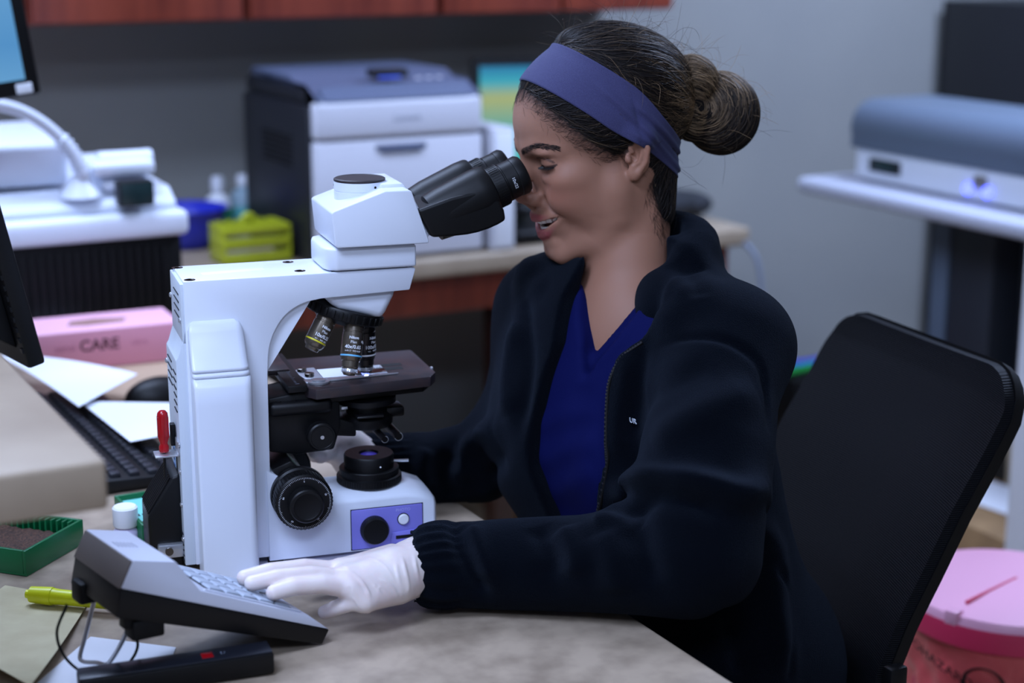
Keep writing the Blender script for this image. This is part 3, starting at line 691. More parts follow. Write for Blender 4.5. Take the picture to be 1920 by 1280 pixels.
MB().cyl((.074, -.0532, .147), (.074, -.0540, .147), .0022, n=12).cyl((.074, -.02, .147), (.074, -.045, .147), .006).build('knob_screw', M_STEEL, cd)
for x, yy, z, r in ((.150, -.034, .132, .0042), (.168, -.026, .1315, .0052)):
    MB().cyl((x, yy, z), (x - .004, yy + .030, z + .004), r, n=24).build('centering_screw', M_BLACKG, cd)
    MB().lathe([(r * 1.0, 0), (r, .0008), (r * .82, .0009)], 24, axis_m((x, yy + .0005, z), (x, yy - .01, z)), caps=False).build('screw_rim', M_STEEL, cd)
MB().box(.152, .180, -.01, .02, .150, .162, .003).box(.118, .150, -.034, .0, .158, .1615, .002).build('filter_holder', M_BLACKG, cd)
MB().box(.1005, .1075, -.0345, -.0335, .1715, .1745, .0004).build('condenser_plate', M_STEEL, cd)
# sample lamp glow: the lamp in the base shines up through the condenser
ll = bpy.data.lights.new('lamp', 'POINT'); ll.energy = .012; ll.color = (.55, .6, 1); ll.shadow_soft_size = .003
lo = bpy.data.objects.new('stage_lamp_light', ll); COL.objects.link(lo); lo.parent = mic; lo.location = (.137, -.004, .2045)
MB().lathe([(.0042, .2012), (.003, .2024), (.0004, .2028)], 20, T4(.137, .004, 0), caps=False).build('lit_spot', mat('lit_specimen', srgb(120, 130, 255), .4, emit=(srgb(120, 140, 255), 2.5)), st)
# top of the arm
for x, y in ((-.062, -.036), (-.066, .036), (.060, -.024), (.057, .030)):
    MB().lathe([(.0062, .3309), (.0062, .3313), (.0045, .3314), (.0040, .3310), (.0004, .3310)], 24, T4(x, y, 0)).build('cap_screw', M_GUN, mic)
MB().box(-.046, .024, -.010, .004, .3309, .33115, .0002, M=T4(0, 0, 0) @ RZm(6)).build('paper_label', mat('cream_label', srgb(226, 224, 214), .6), mic)
# back of the column
bk = MB().box(-.0735, -.0695, -.0425, .043, .262, .328, .001).prism([(-.0695, .010), (-.0695, .285), (-.0735, .265), (-.079, .2480), (-.0815, .2440), (-.0815, .010)], -.0425, .043, 'y', .001).build('back_cover', mat('pale_grey_cover', srgb(204, 212, 222), .4), mic)
vt = mat('vent_dark', srgb(25, 27, 34), .7)
def slots(x, y0, y1, z0, n, dz, slope):
    for k in range(n):
        t = MB(); t.tube([(x, y0, z0 + dz * k + slope), (x, y1, z0 + dz * k - slope)], .0010, 6); t.build('vent_slot', vt, bk)
slots(-.0735, .014, -.026, .288, 4, .0085, 0); slots(-.0817, .030, -.004, .208, 4, .0088, 0); slots(-.0817, -.016, -.038, .186, 6, .0085, 0)
slots(-.0817, -.014, -.038, .014, 6, .0062, 0)
for x, y, z in ((-.0737, .040, .300), (-.0737, -.034, .287), (-.0817, .041, .225), (-.0817, -.041, .150), (-.0817, -.038, .118), (-.0817, -.038, .080), (-.0817, -.038, .040)):
    MB().lathe([(.0030, 0), (.0030, .001), (.0018, .0022), (.0004, .0022)], 16, axis_m((x, y, z), (x - 1, y, z))).build('screw', M_STEEL, bk)
MB().box(-.0825, -.0812, -.0115, -.0095, .045, .150).build('cover_seam', vt, bk)
MB().box(-.0822, -.0812, .004, .018, .090, .140, .0002).build('rating_label', mat('blue_label', srgb(150, 185, 225), .5), bk)
L = MB()
for k in range(4): L.box(-.0825, -.0821, .006, .016, .098 + .010 * k, .103 + .010 * k)
L.build('label_print', mat('blue_print', srgb(60, 80, 120), .6), bk, kind='stuff')
# lamp housing
lh = MB().prism([(-.0815, .028), (-.0815, .112), (-.090, .109), (-.118, .066), (-.118, .004), (-.0815, .004)], -.028, .040, 'y', .003, 3, 15).build('lamp_housing', M_BLACK, mic)
for k in range(9):
    y = -.022 + .007 * k; MB().tube([(-.0915, y, .1076), (-.1172, y, .0680)], .0016, 6).build('cooling_fin', M_GREYPL if False else M_BLACKG, lh)
MB().box(-.110, -.0815, -.036, -.027, .018, .034, .002).build('lamp_latch', M_STEEL, lh)
MB().cyl((-.098, -.0365, .027), (-.098, -.0395, .027), .0045, n=20).build('latch_screw', M_GUN, lh)
# tool bracket and screwdriver
tb = MB().box(-.108, -.0815, -.040, -.016, .136, .1378, .0004).box(-.0835, -.0815, -.040, -.016, .136, .152, .0004).build('tool_bracket', M_STEEL, mic)
MB().box(-.0875, -.082, -.012, -.002, .140, .165, .001).build('tool_clip', M_BLACK, tb)
g = thing('screwdriver', 'small red handled screwdriver hanging in the bracket on the microscope back', 'screwdriver', Matrix.Translation(SO) @ RZm(18) @ Vector((-.097, -.027, .1395)), SZ)
m = MB(); m.lathe([(.0050, .0), (.0055, .001), (.0055, .006), (.0042, .0085), (.0042, .010), (.0058, .015), (.0062, .024), (.0062, .040), (.0056, .044), (.0035, .0465), (.0004, .0472)], 24)
for k in range(6): m.box(-.0008, .0008, .0058, .0068, .016, .040, .0004, M=RZm(60 * k))
m.build('handle', M_RED, g)
MB().cyl((0, 0, -.030), (0, 0, .0), .0016, n=10).build('shaft', M_BLACKG, g)
# paper mat under the front of the microscope
o = MB().box(-.03, .225, -.105, -.001, 0, .0006).build('paper_mat', mat('lilac_white_paper', srgb(224, 220, 236), .75)); place(o, SO + Vector((0, 0, -.0007)), SZ)
tag(o, 'sheet of white paper lying on the desk beside the microscope base', 'paper')
# ------------------------------------------------------------------ tally counter with keys on a wire stand
g = thing('tally_counter', 'grey and black keypad counter tilted on a wire stand under the gloved hand', 'counter device', R(-.944, -1.795, .7508), RZ + rad(9)); g.rotation_euler.y = rad(2.5); g.scale.x = 1.09; COUNTER = g
dp = [(-.200, .1012), (-.189, .1262), (-.150, .1170), (-.127, .0905), (-.018, .0395), (.003, .0150), (-.001, .0105)]
SHELL = mat('warm_grey_shell', srgb(196, 199, 212), .4, bump=(900, .05))
MB().prism([(-.200, .1012), (-.189, .1262), (-.150, .1170), (-.127, .0835), (-.018, .0340), (.003, .0148)], 0, .105, 'y', .0012, 2).build('upper_shell', SHELL, g)
MB().prism([(-.2005, .1008), (.0035, .0145), (-.004, .0005), (-.205, .074)], -.0005, .1055, 'y', .0015, 2).build('lower_shell', M_BLACK, g)
MB().prism([(-.2022, .1012), (-.1912, .1258), (-.1885, .1250), (-.1990, .1010)], .001, .104, 'y', .0006).build('end_cap', mat('shaded_cap_grey', srgb(92, 84, 80), .5), g)  # end face turned from the light, its shade put into the darker colour
kM = lambda q: Matrix.Translation((-.018 - q * math.cos(rad(24.4)), 0, .0340 + q * math.sin(rad(24.4)))) @ RY(24.4)
MB().box(-.106, -.012, .010, .095, -.0005, .0008, .0004, M=kM(0)).build('key_well', M_BLACKM, g)
MB().box(-.112, -.006, .006, .0098, 0, .0016, .0005, M=kM(0)).box(-.112, -.006, .0952, .099, 0, .0016, .0005, M=kM(0)).build('well_rim', SHELL, g)
KEY = mat('pale_grey_key', srgb(168, 176, 190), .45)
kx = MB().prism([(-.0085, 0), (.0085, 0), (.0074, .0058), (-.0074, .0058)], -.0085, .0085, 'y', .0011).build('key', KEY, g)
for i in range(5):
    for j in range(4):
        k = kx if (i, j) == (0, 0) else kx.copy()
        if k is not kx: COL.objects.link(k)
        k.matrix_local = kM(.0225 + .0184 * i) @ T4(0, .0225 + .0200 * j, -.0028)
lx = MB()
for j in range(6): lx.box(-.0003, .0003, 0, .016, 0, .0003, 0, M=Matrix.Translation((-.183 + .0034 * j, .045, .1250 - .0008 * j)) @ RY(13.2))
lx.build('embossed_lines', mat('soft_grey_print', srgb(150, 152, 165), .6), g, kind='stuff')
for yy in (.008, .088): MB().box(-.196, -.178, yy - .004, yy + .010, .058, .078, .002).build('stand_clip', M_BLACKM, g)
MB().box(-.190, -.160, .000, .022, .046, .066, .003).build('stand_clip', M_BLACKM, g)
MB().box(-.209, -.188, .072, .096, .062, .084, .004).build('stand_clip', M_BLACKM, g)
MB().tube(interp_path([(-.187, .014, .062), (-.186, .030, .040), (-.188, .052, .012), (-.191, .060, .0038), (-.196, .068, .0038), (-.205, .084, .0035), (-.198, .092, .020), (-.187, .092, .062)], 6), .0021, 8).build('wire_stand', M_STEEL, g)
o = MB().tube(interp_path([(0, 0, 0), (-.012, -.004, -.025), (-.006, -.012, -.050), (.018, -.016, -.072), (.045, -.014, -.070), (.062, -.010, -.052), (.060, .005, -.035)], 8), .0014, 8).build('signal_cable', M_BLACKM)
place(o, R(-.951, -1.795, .75) + Vector((A_ * -.240 + B_ * .030).tolist()) + Vector((0, 0, .080)), RZ); tag(o, 'thin black cable looping under the raised end of the keypad counter', 'cable')

# highlighter, manila sheet, papers, black bar
hp0, hp1 = atz(50, 1113, .7640), atz(232, 1130, .7635)
g = thing('highlighter', 'yellow highlighter pen lying behind the wire stand', 'pen', hp0, 0)
M_HL = mat('fluorescent_yellow', srgb(226, 236, 30), .35)
Mh = axis_m((0, 0, 0), hp1 - hp0); Lh = (hp1 - hp0).length
MB().lathe([(.0045, 0), (.0045, .004), (.0085, .005), (.0098, .028), (.0095, .030)], 24, Mh).build('cap', M_HL, g)
MB().lathe([(.0088, .030), (.0082, .040), (.0082, Lh - .02), (.006, Lh)], 24, Mh).build('barrel', M_HL, g)
M_MANILA = mat('manila_card', srgb(206, 196, 158), .75, var=(30, srgb(196, 184, 146), 3))
p0 = [spx(-120, 1190), spx(60, 1330), spx(168, 1128), spx(10, 1100)]
sheet('manila_sheet', 'cream manila sheet curving up at the lower left corner', p0, .752, m=M_MANILA, lift=lambda u, v: .022 * u * (1 - v) ** 1.5)
sheet('white_slip', 'white paper slip lying flat under the wire stand', [spx(60, 1290), spx(300, 1290), spx(330, 1215), spx(170, 1195)], .7512)
b0, b1 = atz(152, 1318, .752), atz(516, 1263, .752)
dx = (b1 - b0); ang = math.atan2(dx.y, dx.x); Lb = dx.length
g = thing('black_case', 'long black case with a red sticker lying in front of the keypad counter', 'case', (b0.x, b0.y, .7522), ang)
MB().box(0, Lb, 0, .030, 0, .0215, .003).build('case_body', M_BLACK, g)
MB().box(0, Lb - .001, .002, .029, .0205, .0228, .002).build('lid', mat('blue_black_plastic', srgb(30, 32, 40), .3), g)
MB().box(Lb * .63, Lb * .69, .008, .020, .0227, .0231, .0001).build('sticker', M_RED, g)
MB().text('1/', .008, T4(Lb * .74, .014, .0231) @ RX(-90), .0002).build('lettering', M_GREYPL, g)

# ------------------------------------------------------------------ office chair
TN, TFAR = -1.885, -1.46
cv = sorted([on_t(px, py, TN)[::-1] for px, py in ((1915, 715), (1905, 770), (1862, 855), (1800, 968), (1745, 1082), (1700, 1172), (1664, 1262), (1645, 1330))])
cz_, cs_ = np.array([c[0] for c in cv]), np.array([c[1] for c in cv])
zt, zb = cz_[-1] + .012, .52
def back_pt(v, w, push=0.0):
    z = zb + (zt - zb) * w
    s = float(np.interp(z, cz_, cs_)) if z > cz_[0] else float(cs_[0] - (cz_[0] - z) * .28)
    t = TN + (TFAR - TN) * (v + 1) / 2
    s += .026 * (1 - v * v) + .075 * (v + 1) / 2 + push
    z += -.010 * (v + 1) / 2 * (w ** 2) - .012 * (1 - v * v) * w ** 4
    return R(s, t, z)
def rrect(v, w):
    """pull the corners of the unit square in to a rounded outline"""
    k = .68
    av, aw = abs(v), abs(w * 2 - 1)
    if av > k and aw > k:
        dx, dy = (av - k) / (1 - k), (aw - k) / (1 - k); m = max(dx, dy); L = math.hypot(dx, dy)
        if L > 0: dx, dy = dx * m / L, dy * m / L
        av, aw = k + dx * (1 - k), k + dy * (1 - k)
    return math.copysign(av, v), .5 + .5 * math.copysign(aw, w * 2 - 1)
cb = R(-.31, -1.66, 0)
g = thing('office_chair', 'black mesh back office chair the woman is sitting on', 'chair', cb, RZ)
def wl(p): return Matrix.Rotation(-RZ, 3, 'Z') @ (Vector(p) - cb)
n1, n2 = 40, 44; vs = []
for j in range(n2 + 1):
    for i in range(n1 + 1):
        v, w = rrect(-1 + 2 * i / n1, j / n2); vs.append(wl(back_pt(v, w)))
fs = [(j * (n1 + 1) + i, j * (n1 + 1) + i + 1, (j + 1) * (n1 + 1) + i + 1, (j + 1) * (n1 + 1) + i) for j in range(n2) for i in range(n1)]
m = MB(); m.raw(vs, fs); bmesh.ops.solidify(m.bm, geom=m.bm.faces[:], thickness=.012)
M_MESH = mat('black_mesh_fabric', srgb(4, 5, 9), .6, spec=.14, wave=(130, 'Z', .6), bump=(500, .3), sheen=.01)
m.build('back_mesh', M_MESH, g, 60)
loop = []
for k in range(80):
    a = 2 * PI * k / 80; ca, sa = math.cos(a), math.sin(a); q = max(abs(ca), abs(sa)); v, w = rrect(ca / q, .5 + .5 * sa / q); loop.append((v, w))
rings = []
for v, w in loop:
    p = wl(back_pt(v, w, .004)); c = wl(back_pt(v * .95, .5 + (w - .5) * .95, .004)); o_ = (p - c).normalized(); nn = Vector((1, 0, -.5)).normalized()
    rings.append([p - o_ * .010 + nn * .016, p + o_ * .0015 + nn * .014, p + o_ * .0025 - nn * .003, p - o_ * .010 - nn * .001])
m = MB(); t = bmesh.new(); RR = [[t.verts.new(x_) for x_ in r] for r in rings]
for a, b in zip(RR, RR[1:] + RR[:1]):
    for i in range(4): t.faces.new([a[i], a[(i + 1) % 4], b[(i + 1) % 4], b[i]])
bmesh.ops.recalc_face_normals(t, faces=t.faces[:]); m._merge(t); m.build('back_frame', M_BLACKM, g, 40)
MB().tube(interp_path([tuple(wl(back_pt(0, .40)) + Vector((.042, 0, -.01))), tuple(wl(back_pt(0, .10)) + Vector((.040, 0, 0))), tuple(wl(back_pt(0, -.10)) + Vector((.03, 0, 0))), (-.03, 0, .40), (-.12, 0, .375)], 6), .022, 10).build('back_support', M_BLACKM, g)
MB().box(-.36, .10, -.235, .235, .392, .448, .025, 4).build('seat', mat('black_seat_fabric', srgb(22, 24, 30), .8, bump=(400, .3)), g)
MB().cyl((-.13, 0, .10), (-.13, 0, .39), .027).build('gas_lift', M_BLACKM, g)
for k in range(5):
    a = rad(72 * k + 20); e = (-.13 + .29 * math.cos(a), .29 * math.sin(a), .075)
    l = MB().tube([(-.13, 0, .105), (-.13 + .15 * math.cos(a), .15 * math.sin(a), .10), e], [.024, .02, .016], 8).build('base_leg', M_BLACKM, g)
    MB().cyl((e[0], e[1] - .012, .028), (e[0], e[1] + .012, .028), .027, n=18).cyl((e[0], e[1], .03), (e[0], e[1], .07), .008, n=8).build('caster', M_BLACKM, l)
MB().box(.005, .030, -.248, -.232, .585, .63, .003).build('tension_knob', M_BLACK, g)

# ------------------------------------------------------------------ pink biohazard bin
bc = atz(1893, 1090, .50)
g = thing('waste_bin', 'pink lidded biohazard waste bin with a red bag behind the chair', 'bin', (bc.x, bc.y, 0), RZ)
M_PK = mat('pink_lid_plastic', srgb(246, 178, 206), .4); M_PKD = mat('deep_pink_plastic', srgb(214, 52, 92), .42)
MB().lathe([(.115, .0), (.118, .004), (.145, .44), (.150, .445), (.150, .455)], 48).build('bin_body', M_PKD, g)
rr = random.Random(3)
rings = []
for j in range(22):
    z = .462 - .30 * j / 21; ring = []
    for k in range(96):
        a = 2 * PI * k / 96; w = .0045 * math.sin(7 * a + j * .5) + .004 * math.sin(13 * a - j * .8) + .003 * math.sin(23 * a + j * 1.3)
        r = .1555 - .026 * j / 21 + w * min(1, j / 5) * .8 + (.004 if j > 16 else 0)
        ring.append((r * math.cos(a), r * math.sin(a), z + .004 * math.sin(9 * a) * (j / 21)))
    rings.append(ring)
m = MB(); m.loft(rings, caps=False); bmesh.ops.solidify(m.bm, geom=m.bm.faces[:], thickness=.0008)
M_BAG = mat('red_bag_film', srgb(244, 104, 106), .28, spec=.6, trans=.2, bump=(45, .5, .006))
bag = m.build('red_bag', M_BAG, g, 60)
M_PRINT = mat('black_print', srgb(26, 14, 20), .5)
# biohazard emblem, bent round the bag
def emblem():
    t = MB(); quads = []
    def ringarc(cx, cy, r0, r1, a0, a1, n=40):
        vs = []; 
        for k in range(n + 1):
            a = rad(a0 + (a1 - a0) * k / n); vs += [(cx + r0 * math.cos(a), cy + r0 * math.sin(a)), (cx + r1 * math.cos(a), cy + r1 * math.sin(a))]
        quads.append((vs, [(2 * k, 2 * k + 1, 2 * k + 3, 2 * k + 2) for k in range(n)]))
    for b in (90, 210, 330):
        cx, cy = .024 * math.cos(rad(b)), .024 * math.sin(rad(b))
        n = 40; vs = []
        for k in range(n + 1):
            a = rad(b + 32 + (296) * k / n - 180 + 180); wdt = .010 * (1 - abs(2 * k / n - 1) ** 1.0) * 0 + .0022 + .0075 * abs(2 * k / n - 1) ** 1.6
            aa = rad(b) + PI - 0 + rad(-148 + 296 * k / n) + PI
            r1 = .026; r0 = r1 - wdt
            vs += [(cx + r0 * math.cos(aa), cy + r0 * math.sin(aa)), (cx + r1 * math.cos(aa), cy + r1 * math.sin(aa))]
        quads.append((vs, [(2 * k, 2 * k + 1, 2 * k + 3, 2 * k + 2) for k in range(n)]))
        ringarc(0, 0, .0185, .0225, b - 38, b + 38, 16)
        ringarc(0, 0, .006, .016, b + 56, b + 64, 2)
    ringarc(0, 0, .0035, .0065, 0, 360, 24)
    return quads
# place it on the side towards the viewer
va = math.atan2(-bc.y, -bc.x) - RZ - .16
def on_bag(x, y, z0=.375, ex=.0040):
    a = va + x / .15; z = z0 + y; j = (.462 - z) / .30 * 21
    r = .1555 - .026 * j / 21 + .0075 + ex
    return (r * math.cos(a), r * math.sin(a), z)
em = MB()
for vs, fs in emblem():
    em.raw([on_bag(x * 1.15, y * 1.15, .370) for x, y in vs], fs)
bmesh.ops.solidify(em.bm, geom=em.bm.faces[:], thickness=.0004)
em.build('biohazard_emblem', M_PRINT, bag, 60)
t = MB(); t.text('BIOHAZARD', .020, Matrix.Identity(4), .0004)
for v in t.bm.verts: v.co = on_bag(v.co.x - .07, v.co.z + .012 - (v.co.x - .0) * .35, .405, .0045 - v.co.y)
t.build('lettering', M_PRINT, bag)
MB().lathe([(.150, .445), (.1585, .449), (.161, .462), (.160, .486), (.155, .4935), (.12, .4985), (.06, .502), (.0005, .503)], 72).build('lid', M_PK, g)
MB().lathe([(.1600, .448), (.1622, .450), (.1625, .478), (.1612, .482)], 72, caps=False).build('lid_rim', M_PKD, g)
g0, g1 = [Matrix.Rotation(-RZ, 3, 'Z') @ (atz(px, py, .502) - bc) for px, py in ((1812, 1128), (1906, 1083))]
MB().box(0, (g1 - g0).to_2d().length, -.0022, .0022, .4985, .5035, .0005, M=T4(g0.x, g0.y, 0) @ RZm(math.degrees(math.atan2(g1.y - g0.y, g1.x - g0.x)))).build('hinge_groove', M_PKD, g)
MB().box(-.008, .012, -.010, .010, .478, .4995, .002, M=RZm(math.degrees(math.atan2(g0.y, g0.x))) @ T4(.150, 0, 0)).build('latch', M_PK, g)

# ------------------------------------------------------------------ table and grey machine at the right
g = thing('side_table', 'white table on a grey pedestal under the long grey machine', 'table', R(1.04, -.06, 0), RZ)
MB().box(0, .62, -1.25, .12, .815, .853, .016, 4).build('tabletop', mat('white_laminate', srgb(176, 178, 190), .75, spec=.2), g)
for y in (-.215, -1.0): MB().box(.20, .30, y, y + .055, .02, .815, .004).build('pedestal', mat('pedestal_grey', srgb(84, 96, 112), .5), g)
MB().box(.205, .295, -.36, -.216, .02, .80, .003).build('motor_column', mat('dark_grey_panel', srgb(34, 38, 46), .5), g)
MB().box(.42, .45, -.98, -.10, .25, .80, .003).build('rear_panel', mat('blue_grey_panel', srgb(60, 72, 92), .5), g)
for y in (-.33, -1.03): MB().box(.10, .40, y, y + .17, .001, .03, .006).build('foot', M_GREYPL, g)
g = thing('wide_laminator', 'long machine with a rounded grey top on the white side table', 'machine', R(1.13, -.055, .8545), RZ)
MB().box(0, .30, -.98, 0, .004, .085, .010, 3).build('machine_base', mat('machine_white', srgb(214, 218, 226), .4), g)
cyl_prof = [(-.012, .078)] + arc2((.055, .125), .068, 200, 90, 10) + arc2((.22, .12), .073, 90, 0, 8) + [(.295, .078)]
MB().prism(cyl_prof, -.99, .01, 'y', .006, 2, 30).build('rounded_cover', mat('machine_grey', srgb(90, 102, 118), .45), g)
MB().box(-.004, .002, -.165, -.055, .028, .060, .002).build('control_panel', M_BLACK, g)
MB().box(-.0055, -.0035, -.150, -.07, .036, .052, .001).build('display', M_DISP, g)
for y in (-.395, -.455): MB().ball((-.005, y, .030), (.006, .013, .013), 16, 10).build('lit_button', mat('blue_led', srgb(60, 80, 255), .3, emit=(srgb(90, 100, 255), 4.0)), g)
MB().box(-.006, .002, -.45, -.41, .035, .062, .004).build('lever', mat('lever_grey', srgb(110, 104, 100), .5), g)
for y in (-.9, -.06): MB().cyl((.15, y, 0), (.15, y, .006), .02).build('rubber_foot', M_BLACKM, g)
# dark open shelf behind
g = thing('dark_shelf_unit', 'tall dark open shelf unit behind the long grey machine', 'shelf', R(2.04, .30, 0), RZ)
M_SHF = mat('black_shelf_paint', srgb(20, 21, 26), .4); w = 1.1
for x in (0, w - .02): MB().box(x, x + .02, 0, .38, 0, 1.235, .002).build('side_panel', M_SHF, g)
MB().box(0, w, .365, .38, .02, 1.235).build('back_panel', M_SHF, g)
for z in (.08, .45, .80, 1.215): MB().box(.02, w - .02, 0, .364, z, z + .02, .002).build('shelf', M_SHF, g)
MB().box(-.002, w, -.008, 0, 1.222, 1.238, .002).build('top_edge', mat('pale_edge', srgb(150, 160, 178), .4), g)
def lump(name, label, cat, c, r, m, seed, group=None):
    t = MB(); t.ball((0, 0, r[2]), r, 28, 18); rr = random.Random(seed)
    ph = [rr.uniform(0, 6) for _ in range(6)]
    for v in t.bm.verts:
        q = 1 + .10 * math.sin(3 * v.co.x / r[0] + ph[0]) * math.sin(3 * v.co.z / r[2] + ph[1]) + .06 * math.sin(6 * v.co.y / r[1] + ph[2])
        v.co.x *= q; v.co.y *= q
        if v.co.z < r[2] * .12: v.co.z = 0
    o = t.build(name, m, None, 180); place(o, c, RZ); return tag(o, label, cat)
lump('folded_cloth', 'crumpled pale grey cloth at the left of the dark shelf', 'cloth', R(2.19, .13, .821), (.075, .08, .19), mat('grey_cloth', srgb(190, 190, 186), .9, bump=(40, .5, .004)), 1)
lump('teal_bag', 'teal bag on the dark shelf right of the grey cloth', 'bag', R(2.37, .13, .821), (.07, .08, .165), mat('teal_cloth', srgb(60, 170, 178), .8, bump=(40, .5, .004)), 2)
lump('dark_bag', 'black violet bag in the middle of the dark shelf', 'bag', R(2.57, .13, .821), (.10, .09, .17), mat('violet_black_cloth', srgb(36, 28, 48), .8, bump=(40, .5, .004)), 3)
def carton(name, label, c, w, d, h, m, rz=RZ, cat='box'):
    g = thing(name, label, cat, c, rz)
    MB().box(0, w, 0, d, 0, h, .003).build('carton', m, g); MB().box(w * .46, w * .54, -.0006, d + .0006, h * .6, h + .0008).build('tape', mat('packing_tape', srgb(180, 164, 138), .4), g); return g
carton('lilac_box', 'small lilac box on the right of the dark shelf', R(2.71, .05, .821), .14, .16, .10, mat('lilac_card', srgb(190, 150, 235), .6))
carton('purple_box', 'tiny purple box at the left front of the dark shelf', R(2.065, .01, .821), .05, .05, .09, mat('purple_card', srgb(150, 70, 200), .6))

# things on the floor
M_CARD = mat('brown_cardboard', srgb(150, 118, 80), .8, var=(20, srgb(134, 104, 70), 3))
g = carton('cardboard_box', 'brown cardboard box on the floor behind the chair, papers on top', R(.865, -.93, .001), .265, .48, .25, M_CARD)
def fsheet(label, px, py, z, w, d, rz):
    c = atz(px, py, z); o = MB().box(-w / 2, w / 2, -d / 2, d / 2, 0, .001).build('paper_sheet', M_PAPER); place(o, (c.x, c.y, z), RZ + rad(rz)); tag(o, label, 'paper')
fsheet('bluish white paper on the cardboard box behind the chair, its left sheet', 1852, 925, .2520, .15, .20, 8)
fsheet('white paper on the cardboard box behind the chair, close to the white post', 1893, 940, .2535, .14, .18, 5)
carton('cardboard_box', 'cardboard box under the back counter right of the dark leg', R(.36, .16, .001), .40, .30, .24, M_CARD)
carton('cardboard_box', 'flat cardboard box under the back counter left of the dark leg', R(-.30, .20, .001), .46, .32, .20, M_CARD)
o = MB().lathe([(.06, 0), (.09, .02), (.095, .05), (.092, .05), (.085, .022), (.0005, .012)], 32, caps=False).build('steel_bowl', M_STEEL); place(o, R(.50, .30, .2425)); tag(o, 'shiny metal bowl on the cardboard box under the back counter', 'bowl')
g = thing('power_supply', 'dark power supply with a green light on the floor by the back wall', 'power supply', R(1.33, .40, .001), RZ)
MB().box(0, .30, 0, .20, 0, .215, .008).build('case', M_BLACKM, g)
MB().box(.02, .28, -.003, .0, .10, .135, .001).build('label_strip', mat('yellow_label', srgb(170, 160, 60), .5), g)
MB().box(.12, .17, -.004, .0, .165, .195, .001).build('status_light', mat('green_led', srgb(20, 150, 70), .3, emit=(srgb(30, 220, 110), .7)), g)
def cable(label, col, pts, nm):
    o = MB().tube(interp_path(pts, 8), .012, 8).build('floor_cable', mat(nm, col, .5)); place(o, R(1.45, .50, .2285), RZ); tag(o, label, 'cable')
cable('blue cable lying on top of the dark power supply', srgb(40, 60, 190), [(-.14, .03, 0), (.02, .01, 0), (.10, .04, 0), (.17, .03, 0)], 'blue_cable')
cable('green cable lying on top of the dark power supply in front of the blue one', srgb(30, 150, 60), [(-.13, -.05, 0), (.0, -.03, 0), (.10, -.06, 0), (.16, -.05, 0)], 'green_cable')
# ------------------------------------------------------------------ implicit surfaces for soft shapes (body, clothes, gloves)
class SDF:
    def __init__(self, lo, hi, h):
        self.lo = np.array(lo, float); self.h = h
        self.n = np.ceil((np.array(hi) - self.lo) / h).astype(int) + 1
        self.ax = [(self.lo[i] + h * np.arange(self.n[i])).astype(np.float32) for i in range(3)]
        self.d = np.full(self.n, 1e3, np.float32)
    def blk(self, lo, hi):
        sl = []
        for i in range(3):
            a = max(0, int((lo[i] - self.lo[i]) / self.h) - 1); b = min(self.n[i], int((hi[i] - self.lo[i]) / self.h) + 3)
            if b <= a: return None
            sl.append(slice(a, b))
        X, Y, Z = self.ax[0][sl[0]][:, None, None], self.ax[1][sl[1]][None, :, None], self.ax[2][sl[2]][None, None, :]
        return tuple(sl), X, Y, Z
    def add(self, prim, k=0.0, sub=False):
        fn, lo, hi, mir = prim
        pad = k * 1.2 + 2.5 * self.h
        lo = np.array(lo) - pad; hi = np.array(hi) + pad
        if mir: m = max(abs(lo[1]), abs(hi[1])); lo[1] = -m; hi[1] = m
        r = self.blk(lo, hi)
        if r is None: return self
        sl, X, Y, Z = r
        b = fn(X, np.abs(Y) if mir else Y, Z); a = self.d[sl]
        if sub: b = -b; self.d[sl] = -smin_(-a, -b, k) if k else np.maximum(a, b)
        else: self.d[sl] = smin_(a, b, k) if k else np.minimum(a, b)
        return self
    def sub(self, prim, k=0.0): return self.add(prim, k, True)
    def mesh(self):
        d = self.d; s = d < 0
        c = s[:-1, :-1, :-1].astype(np.int8)
        tot = np.zeros(c.shape, np.int8)
        for i in (0, 1):
            for j in (0, 1):
                for k in (0, 1): tot += s[i:s.shape[0] - 1 + i, j:s.shape[1] - 1 + j, k:s.shape[2] - 1 + k]
        idx = np.argwhere((tot > 0) & (tot < 8))
        vid = np.full(tot.shape, -1, np.int32); vid[tuple(idx.T)] = np.arange(len(idx))
        cor = [(i, j, k) for i in (0, 1) for j in (0, 1) for k in (0, 1)]
        V = np.stack([d[idx[:, 0] + i, idx[:, 1] + j, idx[:, 2] + k] for i, j, k in cor], 1)
        acc = np.zeros((len(idx), 3)); cnt = np.zeros(len(idx))
        for a in range(8):
            for b in range(a + 1, 8):
                pa, pb = np.array(cor[a]), np.array(cor[b])
                if np.abs(pa - pb).sum() != 1: continue
                va, vb = V[:, a], V[:, b]; m = (va < 0) != (vb < 0)
                t = np.where(m, va / np.where(m, va - vb, 1), 0)
                acc += m[:, None] * (pa + t[:, None] * (pb - pa)); cnt += m
        P = (idx + acc / cnt[:, None]) * self.h + self.lo
        F = []
        for axx in range(3):
            o1, o2 = (axx + 1) % 3, (axx + 2) % 3
            s0 = [slice(None)] * 3; s1 = [slice(None)] * 3; s0[axx] = slice(0, -1); s1[axx] = slice(1, None)
            A, Bq = s[tuple(s0)], s[tuple(s1)]
            e = np.argwhere(A != Bq)
            e = e[(e[:, o1] > 0) & (e[:, o2] > 0) & (e[:, o1] < self.n[o1] - 1) & (e[:, o2] < self.n[o2] - 1)]
            q = []
            for da, db in ((-1, -1), (0, -1), (0, 0), (-1, 0)):
                ee = e.copy(); ee[:, o1] += da; ee[:, o2] += db; q.append(vid[tuple(ee.T)])
            q = np.stack(q, 1); flip = ~A[tuple(e.T)]
            q[flip] = q[flip][:, ::-1]; F.append(q)
        F = np.concatenate(F); F = F[(F >= 0).all(1)]
        return P, F
